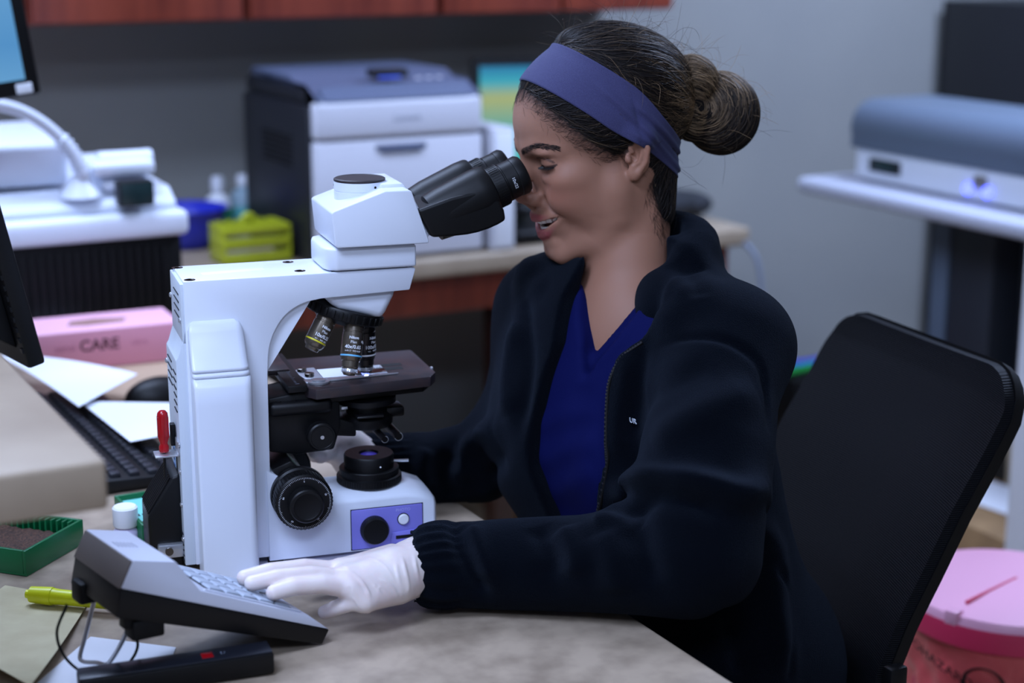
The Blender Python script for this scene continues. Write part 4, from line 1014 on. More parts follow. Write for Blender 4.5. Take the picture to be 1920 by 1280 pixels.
def smin_(a, b, k):
    h = np.clip(.5 + .5 * (b - a) / k, 0, 1); return b * (1 - h) + a * h - k * h * (1 - h)
def ell(c, r, rot=None, mir=False):
    c = np.array(c, float); r = np.array(r, float); m = r.max()
    Rm = None if rot is None else np.array(rot.to_3x3()).T
    def fn(X, Y, Z):
        x, y, z = X - c[0], Y - c[1], Z - c[2]
        if Rm is not None: x, y, z = (Rm[i, 0] * x + Rm[i, 1] * y + Rm[i, 2] * z for i in range(3))
        k0 = np.sqrt((x / r[0]) ** 2 + (y / r[1]) ** 2 + (z / r[2]) ** 2); k1 = np.sqrt((x / r[0] ** 2) ** 2 + (y / r[1] ** 2) ** 2 + (z / r[2] ** 2) ** 2)
        return k0 * (k0 - 1) / np.maximum(k1, 1e-6)
    e = r if Rm is None else np.array([m, m, m])
    return fn, c - e, c + e, mir
def cone(a, b, ra, rb, mir=False, sq=None):
    """round cone; sq=(direction, factor): distances along direction are divided by factor (flattened or widened section)"""
    a = np.array(a, float); b = np.array(b, float); ab = b - a; L2 = max(float(ab @ ab), 1e-12)
    def fn(X, Y, Z):
        x, y, z = X - a[0], Y - a[1], Z - a[2]
        t = np.clip((x * ab[0] + y * ab[1] + z * ab[2]) / L2, 0, 1)
        x, y, z = x - t * ab[0], y - t * ab[1], z - t * ab[2]
        if sq is not None:
            n, f = sq; q = x * n[0] + y * n[1] + z * n[2]; g = 1 / f - 1
            x, y, z = x + g * q * n[0], y + g * q * n[1], z + g * q * n[2]
        return np.sqrt(x * x + y * y + z * z) - (ra + t * (rb - ra))
    f = 1 if sq is None else max(1, sq[1]); m = max(ra, rb) * f
    return fn, np.minimum(a, b) - m, np.maximum(a, b) + m, mir
def chain(pts, rs, mir=False, sq=None):
    ps = [cone(pts[i], pts[i + 1], rs[i], rs[i + 1], False, sq) for i in range(len(pts) - 1)]
    def fn(X, Y, Z):
        d = ps[0][0](X, Y, Z)
        for p in ps[1:]: d = np.minimum(d, p[0](X, Y, Z))
        return d
    return fn, np.min([p[1] for p in ps], 0), np.max([p[2] for p in ps], 0), mir
def mesh_of(P, F, name, m, parent=None, smooth=180):
    me = bpy.data.meshes.new(name); me.vertices.add(len(P)); me.vertices.foreach_set('co', np.asarray(P, np.float32).ravel())
    me.loops.add(F.size); me.loops.foreach_set('vertex_index', F.astype(np.int32).ravel())
    me.polygons.add(len(F)); me.polygons.foreach_set('loop_start', np.arange(0, F.size, F.shape[1], dtype=np.int32))
    me.update(calc_edges=True); me.validate()
    return obj(name, me, m, parent, smooth)
def paint(o, C, name='Col'):
    a = o.data.color_attributes.new(name, 'FLOAT_COLOR', 'POINT'); C = np.concatenate([C, np.ones((len(C), 1))], 1) if C.shape[1] == 3 else C
    a.data.foreach_set('color', C.astype(np.float32).ravel())
def lin(*c): return np.array(srgb(*c)[:3])
def sstep(x, a, b): t = np.clip((x - a) / (b - a), 0, 1); return t * t * (3 - 2 * t)

def nrm0(v): return v / np.maximum(np.linalg.norm(v, axis=1, keepdims=True), 1e-9)
def vnormals(P, F):
    n = np.zeros_like(P); a, b, c, d = (P[F[:, i]] for i in range(4)); fn = np.cross(c - a, d - b)
    for i in range(4): np.add.at(n, F[:, i], fn)
    return nrm0(n)
# ------------------------------------------------------------------ the woman
HS = .00105                                               # head-local millimetres to metres
ph_, pt_ = rad(18), rad(13)
Fv = np.array([-math.cos(ph_) * math.cos(pt_), -math.sin(ph_) * math.cos(pt_), -math.sin(pt_)])
Lv = np.array([math.sin(ph_), -math.cos(ph_), 0.0]); Uv = np.cross(Fv, Lv)
HM = np.stack([Fv, Lv, Uv], 1)
mu = np.array([math.cos(SZ), math.sin(SZ), 0.0])
H0 = np.array(SO) + mu * .3475 + np.array([0, 0, .437]) - HM @ (np.array([74, 0, 13]) * HS)
def h2w(P): return np.asarray(P, float) @ (HM.T * HS) + H0
def w2h(p): return tuple(((np.array(p) - H0) @ HM) / HS)
who = thing('person', 'smiling woman in navy fleece jacket and denim headband looking into the microscope', 'person', (float(h2w((0, 0, 0))[0]) + .12, float(h2w((0, 0, 0))[1]) + .05, 0), 0)
WO = np.array(who.location)
def wpart(P, F, name, m, smooth=180, parent=None): return mesh_of(np.asarray(P) - WO, F, name, m, parent or who, smooth)

NECK = at(1178, 552, 1.99)
hd_ = SDF((-112, -100, -262), (146, 128, 140), 1.5)
S = hd_
S.add(ell((-6, 0, 50), (95, 74, 80)))
S.add(ell((34, 0, 47), (55, 63, 54)), 18)                              # forehead
S.add(ell((42, 0, -12), (44, 56, 64)), 22)                             # mid face
S.add(ell((40, 0, -58), (40, 42, 36)), 20)
S.add(chain([(16, 51, -30), (20, 50, -58), (40, 39, -80), (72, 13, -90)], [15, 15, 13, 13], True), 20)
S.add(ell((73, 0, -88), (15, 19, 13)), 12)                             # chin
S.add(ell((57, 45, -4), (24, 17, 15), None, True), 18)                 # cheekbone
S.add(ell((64, 36, -25), (21, 17, 19), None, True), 13)                # cheek lifted by the smile
S.add(chain([(86, 9, 31), (80, 28, 34), (65, 46, 30)], [7, 7, 6], True), 12)
S.add(ell((76, 0, -50), (20, 27, 22)), 14)
S.sub(ell((95, 33, 15), (15, 20, 9.5), None, True), 9)                 # eye sockets
S.add(chain([(85, 0, 26), (96, 0, 2), (102, 0, -15)], [6.5, 7, 8.5]), 8)
S.add(ell((102.5, 0, -19), (8.5, 9, 8)), 5)
S.add(ell((92, 12.5, -24), (9.5, 6.2, 7.2), None, True), 8)
S.add(chain([(99, 0, -26), (92, 0, -34)], [4.5, 5]), 4)
S.sub(ell((97, 7, -31.5), (5.5, 3.0, 3.2), Matrix.Rotation(rad(20), 4, 'Z'), True), 2)
# nasolabial fold
S.sub(chain([(86, 20, -25), (80, 29, -34), (73, 36.5, -43)], [2, 2.6, 1.6], True), 6)
S.add(ell((34, 42, -30), (32, 18, 32), None, True), 16)
S.add(ell((8, 50, -32), (18, 15, 30), None, True), 16)
# eyes: lids round the eyeball
EC = np.array([67.8, 33, 17.5])
def lid(r, n, off):
    def fn(X, Y, Z):
        x, y, z = X - EC[0], Y - EC[1], Z - EC[2]
        return np.maximum(np.sqrt(x * x + y * y + z * z) - r, -(x * n[0] + np.abs(y) * n[1] + z * n[2] - off))
    return fn, EC - r, EC + r, True
S.add(lid(15.4, (.30, .20, 1), 1.0), 1.6)
S.add(lid(15.2, (.12, .24, -1), 7.2), 2.2)
S.add(ell((75.5, 33, 29), (11, 15, 4.5), None, True), 6)                   # soft fold under the brow
S.sub(chain([(81, 20, 24), (83, 32, 26.5), (75, 48, 20.5)], [.8, 1.0, .6], True), 1.4)
S.add(ell((76, 33, -1), (8, 12, 4), None, True), 6)
# lips and the open smile
UL = [(95, 0, -46), (91.5, 12, -45), (82, 25, -43.5), (67.5, 36.5, -41)]
LL = [(89.5, 0, -66.5), (86.5, 12, -63.5), (79, 25, -53.5), (67, 37, -42.5)]
S.add(chain(UL, [3.8, 3.4, 2.4, 1.0], True), 5)
S.add(chain(LL, [6.0, 5.2, 3.0, .8], True), 4)
for dx in (3, -5, -12): S.sub(chain([(92 + dx, 0, -56), (88.5 + dx, 12, -54), (80.5 + dx, 25, -48.5), (67.5 + dx, 36, -41.9)], [5.8, 5.2, 3.0, .7], True), 1.2)
S.add(chain([(84, 0, -77), (79, 14, -76)], [5, 5], True), 8)
# ear
def ear_p(a, b, c=0):
    e2 = np.array([-.90, .42, -.05]); e1 = np.array([-.16, .06, .985]); n = np.array([.5, .86, 0])
    return np.array([-1, 66, 7.5]) + .86 * (e2 * a + e1 * b + n * c)
er = Matrix(np.stack([np.array([-.90, .42, -.05]), np.array([-.16, .06, .985]), np.cross([-.90, .42, -.05], [-.16, .06, .985])], 1).tolist()).to_4x4()
S.add(ell(ear_p(14, -2, -1), (13, 20.5, 3.2), er, True), 3)
S.sub(ell(ear_p(12.5, -3, 4.0), (7.6, 11.2, 5.2), er, True), 2)
S.add(chain([ear_p(8, 3, 1), ear_p(3, 14, 1.5), ear_p(7, 21, .5), ear_p(15, 22, .5), ear_p(23, 16, 1), ear_p(28, 5, 2.5), ear_p(25, -11, 2), ear_p(15, -24, 1)], [2.0, 2.6, 2.8, 2.9, 2.9, 2.8, 2.6, 3.6], True), 2)
S.add(chain([ear_p(17, 16, 1), ear_p(21, 4, 1.5), ear_p(17, -10, 1.5), ear_p(9, -15, 1)], [1.9, 2.2, 2.4, 2.0], True), 2.2)
S.add(ell(ear_p(2.5, -5, 2.5), (3.5, 4.4, 3), er, True), 3)
S.add(ell(ear_p(9, -25, 0), (7, 7.6, 3.8), er, True), 4)
# neck and upper chest, one surface with the head
nb = np.array(w2h(NECK)); nt = np.array((-24, 0, -20))
S.add(chain([nt, nt * .45 + nb * .55, nb], [51, 46, 50]), 16)
S.add(chain([(-22, 48, -22), (nb * .5 + nt * .5 + np.array([22, 18, 0]))], [9, 10], True), 14)
SH1, SH2 = at(1375, 650, 1.87), at(1005, 575, 2.11)
chest = (np.array(SH1) + np.array(SH2)) / 2
TL = np.array(SH1) - np.array(SH2); TL[2] = 0; TL /= np.linalg.norm(TL)                # towards her left shoulder
TF = np.cross(TL, [0, 0, 1.0]); TF = -TF if TF[0] > 0 else TF                          # the way her chest faces
S.add(chain([w2h(NECK - Vector((0, 0, .02))), w2h(chest + TL * .11 + [0, 0, -.012])], [46, 38]), 25)
S.add(chain([w2h(NECK - Vector((0, 0, .02))), w2h(chest - TL * .11 + [0, 0, -.012])], [46, 38]), 25)
S.add(chain([w2h(chest + TF * .0 + [0, 0, -.03]), w2h(chest + TF * .018 + [0, 0, -.12])], [70, 84]), 30)
P, F = S.mesh()
M_SKIN = mat('skin', (1, 1, 1, 1), .54, spec=.32, attr='Col', bump=(900, .12, .0006), sss=.12)
body = wpart(h2w(P), F, 'body', M_SKIN)
def hair_d(x, z): s_ = (hair_line(x + 2) - hair_line(x - 2)) / 4; return (z - hair_line(x)) / np.sqrt(1 + s_ * s_)
def nrm(v): return v / np.maximum(np.linalg.norm(v, axis=1, keepdims=True), 1e-9)
_e1, _e2 = ell((-6, 0, 50), (95, 74, 80))[0], ell((34, 0, 47), (55, 63, 54))[0]
_e3 = ell((-30, 0, 58), (84, 74, 88))[0]
_nk = cone(tuple(nt), tuple(nt * .6 + nb * .4), 51, 48)[0]
def skull(P):
    X, Y, Z = P[:, 0], P[:, 1], P[:, 2]
    d = smin_(smin_(_e1(X, Y, Z), _e2(X, Y, Z), 18), _nk(X, Y, Z), 16)
    return d
# skin colours
x, y, z = P[:, 0], np.abs(P[:, 1]), P[:, 2]
def mixc(C, col, w): return C * (1 - w[:, None]) + col[None, :] * w[:, None]
def dpoly(pts, P):
    Q = P.copy(); Q[:, 1] = np.abs(Q[:, 1]); best = np.full(len(P), 1e9)
    for a, b in zip(pts[:-1], pts[1:]):
        a = np.array(a, float); b = np.array(b, float); ab = b - a
        t = np.clip(((Q - a) @ ab) / (ab @ ab), 0, 1); best = np.minimum(best, np.linalg.norm(Q - a - t[:, None] * ab, axis=1))
    return best
SK = lin(156, 111, 90)
C = np.tile(SK, (len(P), 1))
def gb(c, r): return np.exp(-(((x - c[0]) / r[0]) ** 2 + ((y - c[1]) / r[1]) ** 2 + ((z - c[2]) / r[2]) ** 2))
C = mixc(C, lin(156, 92, 76), .5 * gb((70, 42, -18), (26, 20, 20)))
C = mixc(C, lin(154, 90, 78), .5 * gb((106, 0, -14), (10, 14, 12)))
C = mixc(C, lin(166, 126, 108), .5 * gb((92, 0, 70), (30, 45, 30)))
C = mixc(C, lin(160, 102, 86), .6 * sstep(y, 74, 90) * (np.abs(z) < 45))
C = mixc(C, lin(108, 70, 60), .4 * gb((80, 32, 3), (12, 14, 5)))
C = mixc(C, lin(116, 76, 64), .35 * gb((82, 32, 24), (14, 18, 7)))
ru = np.interp(y, [0, 12, 24, 34], [4.2, 3.8, 3.0, 1.4]); rl = np.interp(y, [0, 12, 24, 34], [6.4, 5.8, 4.2, 1.6])
lipw = np.maximum(1 - sstep(dpoly(UL, P) - ru, .5, 1.9), 1 - sstep(dpoly(LL, P) - rl, .5, 1.9))
C = mixc(C, lin(156, 68, 76), .8 * lipw)
dm = dpoly([(87, 0, -56), (83.5, 12, -55), (76, 24, -50), (68, 32, -43.8)], P)
C = mixc(C, lin(52, 16, 20), (1 - sstep(dm, 5.0, 7.0)) * sstep(-(x + .42 * y) + 89, 0, 4))
BR = [(92, 9, 30), (88, 19, 34.5), (81, 32, 37), (67, 47, 33)]
BR = [P[np.argmin(np.linalg.norm(P * [1, 1, 1] - np.array(b), axis=1))] for b in BR]
def brow_w(P):
    d = dpoly(BR, P); return 1 - sstep(d, 1.3, 3.6)
C = mixc(C, lin(44, 31, 28), .6 * brow_w(P))
def hair_line(x): return np.interp(x, [-200, -44, -30, -20, -14, 8, 14, 34, 52, 64, 80, 100], [-96, -92, -78, -30, 6, 7, 9, 26, 46, 63, 90, 116])
hl = hair_d(x, z)
NZ = np.sin(x * .9 + y * .5) * np.sin(y * .8 - z * .7) * 3
C = mixc(C, lin(30, 24, 24), .92 * sstep(hl + NZ, -7, 9) * (z > -104) * (skull(P) < 3.5))
C = mixc(C, lin(60, 40, 36), .35 * sstep(hl, -22, 0) * (x > 5) * (z > -8))
C = mixc(C, lin(120, 84, 72), .5 * gb((84, 19, 20), (3, 3, 3)))
qx, qy, qz = x - EC[0], y - EC[1], z - EC[2]; qr = np.sqrt(qx ** 2 + qy ** 2 + qz ** 2)
edge = np.abs(.30 * qx + .20 * np.abs(qy) + qz - 1.0); on_ = (np.abs(qr - 15) < 2.2) & (qx > 2)
C = mixc(C, lin(22, 15, 15), .9 * (1 - sstep(edge, 1.0, 2.4)) * on_)
edge2 = np.abs(.12 * qx + .24 * np.abs(qy) - qz - 7.2); C = mixc(C, lin(60, 38, 34), .7 * (1 - sstep(edge2, .6, 1.8)) * on_)
CR = [P[np.argmin(np.linalg.norm(P - np.array(b), axis=1))] for b in interp_path([(82, 20, 22), (84, 32, 24.5), (80, 41, 22.5), (75, 49, 18)], 4)]
C = mixc(C, lin(58, 38, 34), .8 * (1 - sstep(dpoly(CR, P), .7, 2.0)))  # shade of the upper lid crease, painted as a dark line
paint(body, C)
BODY = (P.copy(), vnormals(P, F), hl.copy())

# eyes, lashes, teeth
M_EYE = mat('eye_white', srgb(214, 206, 204), .12, spec=.6); M_IRIS = mat('brown_iris', srgb(42, 24, 18), .12)
for sy in (1, -1):
    c = h2w(EC * (1, sy, 1)) - WO
    e = MB().ball(tuple(c), 13.4 * HS, 24, 16).build('eyeball', M_EYE, who, 180)
    gd = np.array([.93, -.10 * sy, -.26]); gd /= np.linalg.norm(gd)
    p1 = h2w(EC * (1, sy, 1) + gd * 12.3) - WO; p2 = h2w(EC * (1, sy, 1) + gd * 13.9) - WO
    MB().lathe([(6.6 * HS, 0), (5.6 * HS, .0009), (.0002, .0018)], 24, axis_m(p1, p2)).build('iris', M_IRIS, e, 180)
    m = MB()
    for k in range(70):
        a = -60 + 122 * k / 69; ca, sa = math.cos(rad(a)), math.sin(rad(a))
        r0 = np.array([ca * 15.2, sa * 15.2, 0]); zz = .8 - .30 * r0[0] - .20 * abs(r0[1])
        p = EC + np.array([r0[0], r0[1], zz]) * [1, 1, 1]
        q = EC + np.array([r0[0] * 1.18, r0[1] * 1.20 + (1.2 if a > 10 else 0), zz - 1.2 + random.uniform(-.5, .5)]); e2 = EC + np.array([r0[0] * 1.32, r0[1] * 1.32 + (2 if a > 10 else 0), zz - 1.4 + random.uniform(-.9, .9)])
        m.tube([tuple(h2w(t * (1, sy, 1)) - WO) for t in (p, q, e2)], [.00026, .00020, .00006], 4)
    m.build('eyelashes', mat('lash_black', srgb(14, 11, 12), .6), who, kind='stuff')
M_TOOTH = mat('tooth_enamel', srgb(226, 218, 208), .2, spec=.6)
for row, z0, z1, r, n in (('upper', -43.5, -54.0, 23.6, 10), ('lower', -65, -58.2, 21.0, 8)):
    for k in range(n):
        a = (k - (n - 1) / 2) * (17.5 if row == 'upper' else 16.5)
        w = 4.2 if row == 'upper' else 2.9
        if row == 'upper' and abs(k - 4.5) > 1: w = 3.4
        zz1 = z1 + abs(a) * (.045 if row == 'upper' else .02); zz0 = z0 + (abs(a) * .02)
        cx, cy = 66 + r * 1.02 * math.cos(rad(a)), r * 1.05 * math.sin(rad(a))
        M = Matrix.Translation(tuple(h2w((cx, cy, (zz0 + zz1) / 2)) - WO)) @ Matrix((HM * HS).tolist()).to_4x4() @ RZm(a)
        MB().box(-2.6, 2.0, -w, w, -abs(zz1 - zz0) / 2, abs(zz1 - zz0) / 2, 1.1, 2, M=M).build('tooth', M_TOOTH, who, 60)

# ------------------------------------------------------------------ hair
BUN = np.array([-146, 4, 14.0]); ANC = np.array([-104, 2, 26.0])
def hthick(P):
    x, y, z = P[:, 0], np.abs(P[:, 1]), P[:, 2]
    hl = hair_d(x, z)
    t = -3 + 6.0 * sstep(hl, -6, 18)
    back = -x * .747 + z * .665 - 64                    # behind the upper edge of the band
    t = t + 7.5 * sstep(back, -6, 26) * sstep(z, 20, 90) + 3.5 * sstep(back, -6, 20)
    t = t + 6 * np.exp(-((x + 96) / 30) ** 2 - ((z - 26) / 34) ** 2 - (y / 40) ** 2)
    return t
def hvol(P): return skull(P) - hthick(P)
def grad(f, P, e=.6):
    g = np.stack([f(P + np.eye(3)[i] * e) - f(P - np.eye(3)[i] * e) for i in range(3)], 1); return nrm(g)
G = SDF((-122, -92, -112), (112, 92, 166), 2.0)
X, Y, Z = np.meshgrid(*G.ax, indexing='ij'); G.d = hvol(np.stack([X.ravel(), Y.ravel(), Z.ravel()], 1)).reshape(G.n).astype(np.float32)
hb1 = (ell(BUN + [1, -4, -5], (43, 40, 46)), 4); hb2 = (ell((-116, 4, 52), (29, 30, 30)), 4); hb3 = (ell((-108, 2, 20), (24, 30, 32)), 10)
P, F = G.mesh()
keep = np.zeros(len(P), bool); keep[:] = hair_d(P[:, 0], P[:, 2]) > -9
F = F[keep[F].all(1)]
M_HAIRB = mat('dark_hair', srgb(20, 16, 15), .75, spec=.15, bump=(260, .6, .002))
hair = wpart(h2w(P), F, 'hair', M_HAIRB)
HP, HF = P, F
Gb = SDF((-200, -54, -62), (-70, 58, 92), 1.8)
for pr, k in (hb1, hb2, hb3): Gb.add(pr, k)
BP, BF = Gb.mesh()
bun = wpart(h2w(BP), BF, 'hair_bun', M_HAIRB, 180)
bun.parent = hair; hair.parent = who
def strands(paths, rad0, cols, name, parent, taper=True):
    """paths (N, K, 3) head-local -> thin three-sided tubes, coloured per strand"""
    N, K, _ = paths.shape
    T = np.gradient(paths, axis=1); T /= np.maximum(np.linalg.norm(T, axis=2, keepdims=True), 1e-9)
    ref = np.array([.3, .5, .8]); a = np.cross(T, ref); a /= np.maximum(np.linalg.norm(a, axis=2, keepdims=True), 1e-9); b = np.cross(T, a)
    tp = np.ones(K) if not taper else np.minimum(1, np.minimum(np.linspace(.15, 5, K), np.linspace(5, .15, K)))
    r = rad0 * tp[None, :, None, None] if np.isscalar(rad0) else rad0[:, None, None, None] * tp[None, :, None, None]
    an = np.arange(3) * 2 * PI / 3
    V = paths[:, :, None, :] + r * (np.cos(an)[None, None, :, None] * a[:, :, None, :] + np.sin(an)[None, None, :, None] * b[:, :, None, :])
    V = h2w(V.reshape(-1, 3))
    base = (np.arange(N)[:, None, None] * K + np.arange(K - 1)[None, :, None]) * 3
    k3 = np.arange(3)[None, None, :]; k4 = (np.arange(3)[None, None, :] + 1) % 3
    F = np.stack([base + k3, base + k4, base + 3 + k4, base + 3 + k3], -1).reshape(-1, 4)
    o = wpart(V, F, name, M_STRAND, 180, parent); paint(o, np.repeat(cols, K * 3, axis=0)); o['kind'] = 'stuff'; return o
M_STRAND = mat('hair_strand', (1, 1, 1, 1), .45, spec=.3, attr='Col')
def trace(P0, field, surf, off, K, step, noise=.25, stop=None):
    P = P0.copy(); out = [P.copy()]; N = len(P); drift = RNG.normal(0, noise, (N, 3))
    for k in range(K - 1):
        d = field(P); g = grad(surf, P); d = d - g * (d * g).sum(1, keepdims=True); d = nrm(nrm(d) + drift + RNG.normal(0, noise * .5, (N, 3)))
        st = step if stop is None else step * np.clip(np.linalg.norm(P - stop, axis=1, keepdims=True) / 40, .12, 1)
        P = P + d * st; g = grad(surf, P); P = P - g * (surf(P) - off)[:, None]; out.append(P.copy())
    return np.stack(out, 1)
def hair_cols(P, n, lo=.0):
    g = sstep(-P[:, 0], -5, 75) * .85 * (1 - .75 * sstep(P[:, 2], 66, 100)) * sstep(P[:, 2], -25, 25) + lo
    w = np.clip(g + RNG.normal(0, .22, n), 0, 1)[:, None] ** 1.5
    c = lin(26, 21, 21) * (1 - w) + lin(158, 130, 98) * w
    return c * RNG.uniform(.7, 1.3, (n, 1))
vis = np.unique(HF); NR = 5200
R1 = HP[RNG.choice(vis, NR)] + RNG.normal(0, .8, (NR, 3)); off = RNG.uniform(-.5, 1.4, NR)
paths = trace(R1, lambda P: ANC - P, hvol, off, 20, 5.0, .22, ANC)
strands(paths, RNG.uniform(.18, .42, NR), hair_cols(R1, NR), 'hair_strands', hair)
bsurf = lambda P: smin_(hb1[0][0](P[:, 0], P[:, 1], P[:, 2]), smin_(hb2[0][0](P[:, 0], P[:, 1], P[:, 2]), hb3[0][0](P[:, 0], P[:, 1], P[:, 2]), 6), 4)
def bfield(P):
    c = BUN + [20, -4, 2]; v1 = np.cross(np.array([.45, .85, .3]), P - c); c2 = np.array([-116, 4, 52.]); v2 = np.cross(np.array([.75, .4, -.5]), P - c2); v3 = P - np.array([-80, 0, 30.])
    w2 = sstep(np.linalg.norm(P - c2, axis=1), 40, 22)[:, None]; w3 = sstep(P[:, 0], -112, -96)[:, None]
    return (nrm(v1) * (1 - w2) + nrm(v2) * w2) * (1 - w3) + nrm(v3) * w3
NB = 3000
R2 = BP[RNG.integers(0, len(BP), NB)]
paths = trace(R2, bfield, bsurf, RNG.uniform(-.6, 1.6, NB), 16, 4.5, .13)
strands(paths, RNG.uniform(.2, .45, NB), hair_cols(R2, NB, -.18), 'bun_strands', bun)
# loose flyaway hairs
bn_ = np.array([.747, 0, -.665]); pc_ = -41.0
fr = np.concatenate([HP[RNG.choice(vis[(HP[vis][:, 2] > 60) & (HP[vis][:, 0] < 40)], 260)], BP[RNG.integers(0, len(BP), 130)], HP[RNG.choice(vis[(HP[vis][:, 2] < 0)], 24)]]); n = len(fr)
base_d = nrm(nrm(fr - np.array([-20, 0, 40])) * .55 + np.array([-.6, 0, .1]) + RNG.normal(0, .45, (n, 3)))
okf = ~((np.abs(fr @ bn_ - pc_) < 32) & (fr[:, 0] > -60)); fr = fr[okf]; base_d = base_d[okf]; n = len(fr)
ln = RNG.uniform(.6, 2.2, n); pts = [fr]; d = base_d.copy(); curl = RNG.normal(0, .22, (n, 3))
for k in range(13):
    d = nrm(d + curl + RNG.normal(0, .07, (n, 3)) - np.array([0, 0, .03 * k / 6])); pts.append(pts[-1] + d * ln[:, None] * 1.9)
strands(np.stack(pts, 1), RNG.uniform(.10, .17, n), hair_cols(fr - [30, 0, 0], n, .1), 'flyaway_hairs', hair)
# fine hairs along the forehead and temple, eyebrow hairs
BPts, BNs, hlB = BODY
def tang(d, n_): return nrm(d - n_ * (d * n_).sum(1, keepdims=True))
cand = np.argwhere((np.abs(hlB) < 11) & (BPts[:, 0] > -30) & (skull(BPts) < 4)).ravel(); n = 1900; ix = RNG.choice(cand, n); q, nn_ = BPts[ix], BNs[ix]
dd = tang(np.where(q[:, :1] > 12, np.array([[-1, 0, -.1]]), np.array([[-.2, 0, -1.]])) + np.array([0, 0, .8]) * RNG.uniform(-.5, .6, (n, 1)) + RNG.normal(0, .3, (n, 3)), nn_)
pts = [q - nn_ * .1]
for k in range(7): dd = tang(dd + RNG.normal(0, .17, (n, 3)), nn_); pts.append(pts[-1] + dd * 1.9 + nn_ * (.20 - .06 * k))
strands(np.stack(pts, 1), .085, np.tile(lin(26, 19, 18), (n, 1)), 'baby_hairs', hair)
cand = np.argwhere(brow_w(BPts) > .2).ravel(); n = 620; ix = RNG.choice(cand, n); q, nn_ = BPts[ix], BNs[ix]
sg = np.sign(q[:, 1:2])
dd = tang(np.concatenate([-.35 * np.ones((n, 1)), .8 * sg, .30 - .012 * np.abs(q[:, 1:2])], 1) + RNG.normal(0, .10, (n, 3)), nn_)
pts = [q]
for k in range(5): dd = nrm(dd + RNG.normal(0, .05, (n, 3)) - nn_ * .03); pts.append(pts[-1] + dd * 1.25 + nn_ * (.16 - .05 * k))
strands(np.stack(pts, 1), .12, np.tile(lin(22, 16, 15), (n, 1)), 'eyebrow_hairs', hair)

# headband
_eb = ell(ear_p(14, 19, -2), (14, 7, 11), None, True)[0]
def hvolb(P): return smin_(hvol(P), _eb(P[:, 0], np.abs(P[:, 1]), P[:, 2]), 16)
bd, bn = np.array([.665, 0, .747]), np.array([.747, 0, -.665])
pc = np.array([-2, 0, 50.]); pc = pc - bn * (pc @ bn + 41)
nA, nW = 170, 26
TH_ = np.linspace(0, 2 * PI, nA, endpoint=False)
rows = []
for j in range(nW + 1):
    v = -1 + 2 * j / nW
    s_ = (1 - np.cos(TH_)) / 2                          # 0 at the front, 1 at the nape
    hw = 26 - 9.5 * sstep(s_, .42, .95)
    o_ = -1.5 * np.sin(PI * np.clip(s_ * 1.05, 0, 1)) + v * hw
    base = pc + bn[None, :] * o_[:, None]; dr = np.cos(TH_)[:, None] * bd + np.sin(TH_)[:, None] * np.array([0, 1, 0])
    lo_, hi_ = np.full(nA, 20.), np.full(nA, 150.)
    for it in range(26):
        m_ = (lo_ + hi_) / 2; ins = hvolb(base + dr * m_[:, None]) < 0; lo_ = np.where(ins, m_, lo_); hi_ = np.where(ins, hi_, m_)
    fold = 2.2 * np.exp(-((v + .05 - .9 * (s_ - .42)) / .13) ** 2) * sstep(s_, .20, .36) - 1.6 * np.exp(-((v - .22 - .9 * (s_ - .42)) / .12) ** 2) * sstep(s_, .22, .40) + 2.2 * np.exp(-((v + .45) / .14) ** 2) * sstep(s_, .48, .62) - 1.8 * np.exp(-((v + .20) / .10) ** 2) * sstep(s_, .50, .64) + 1.8 * np.exp(-((v - .62) / .14) ** 2) * sstep(s_, .52, .66)
    rows.append((base, dr, lo_, fold))
lo_all = np.stack([r[2] for r in rows], 0); 
for it in range(2): lo_all = np.maximum(lo_all, (np.roll(lo_all, 1, 0) * 0 + lo_all))
mx = np.maximum.accumulate(lo_all, 0)
inner, outer = [], []
for (base, dr, l, fo), lsm in zip(rows, lo_all):
    outer.append(base + dr * (lsm + 3.0 + fo)[:, None]); inner.append(base + dr * (lsm - 2.5)[:, None])
rings = outer + inner[::-1]; V = np.concatenate(rings); nr = len(rings); Fq = []
for j in range(nr):
    for i in range(nA): Fq.append((j * nA + i, j * nA + (i + 1) % nA, ((j + 1) % nr) * nA + (i + 1) % nA, ((j + 1) % nr) * nA + i))
M_DENIM = mat('denim_band', srgb(44, 43, 82), .85, var=(2400, srgb(72, 72, 114), 2, .4, .75), bump=(1300, .35, .0008), sheen=.15)
hb = wpart(h2w(V), np.array(Fq), 'headband', M_DENIM, 180); hb['label'] = 'wide denim blue headband'
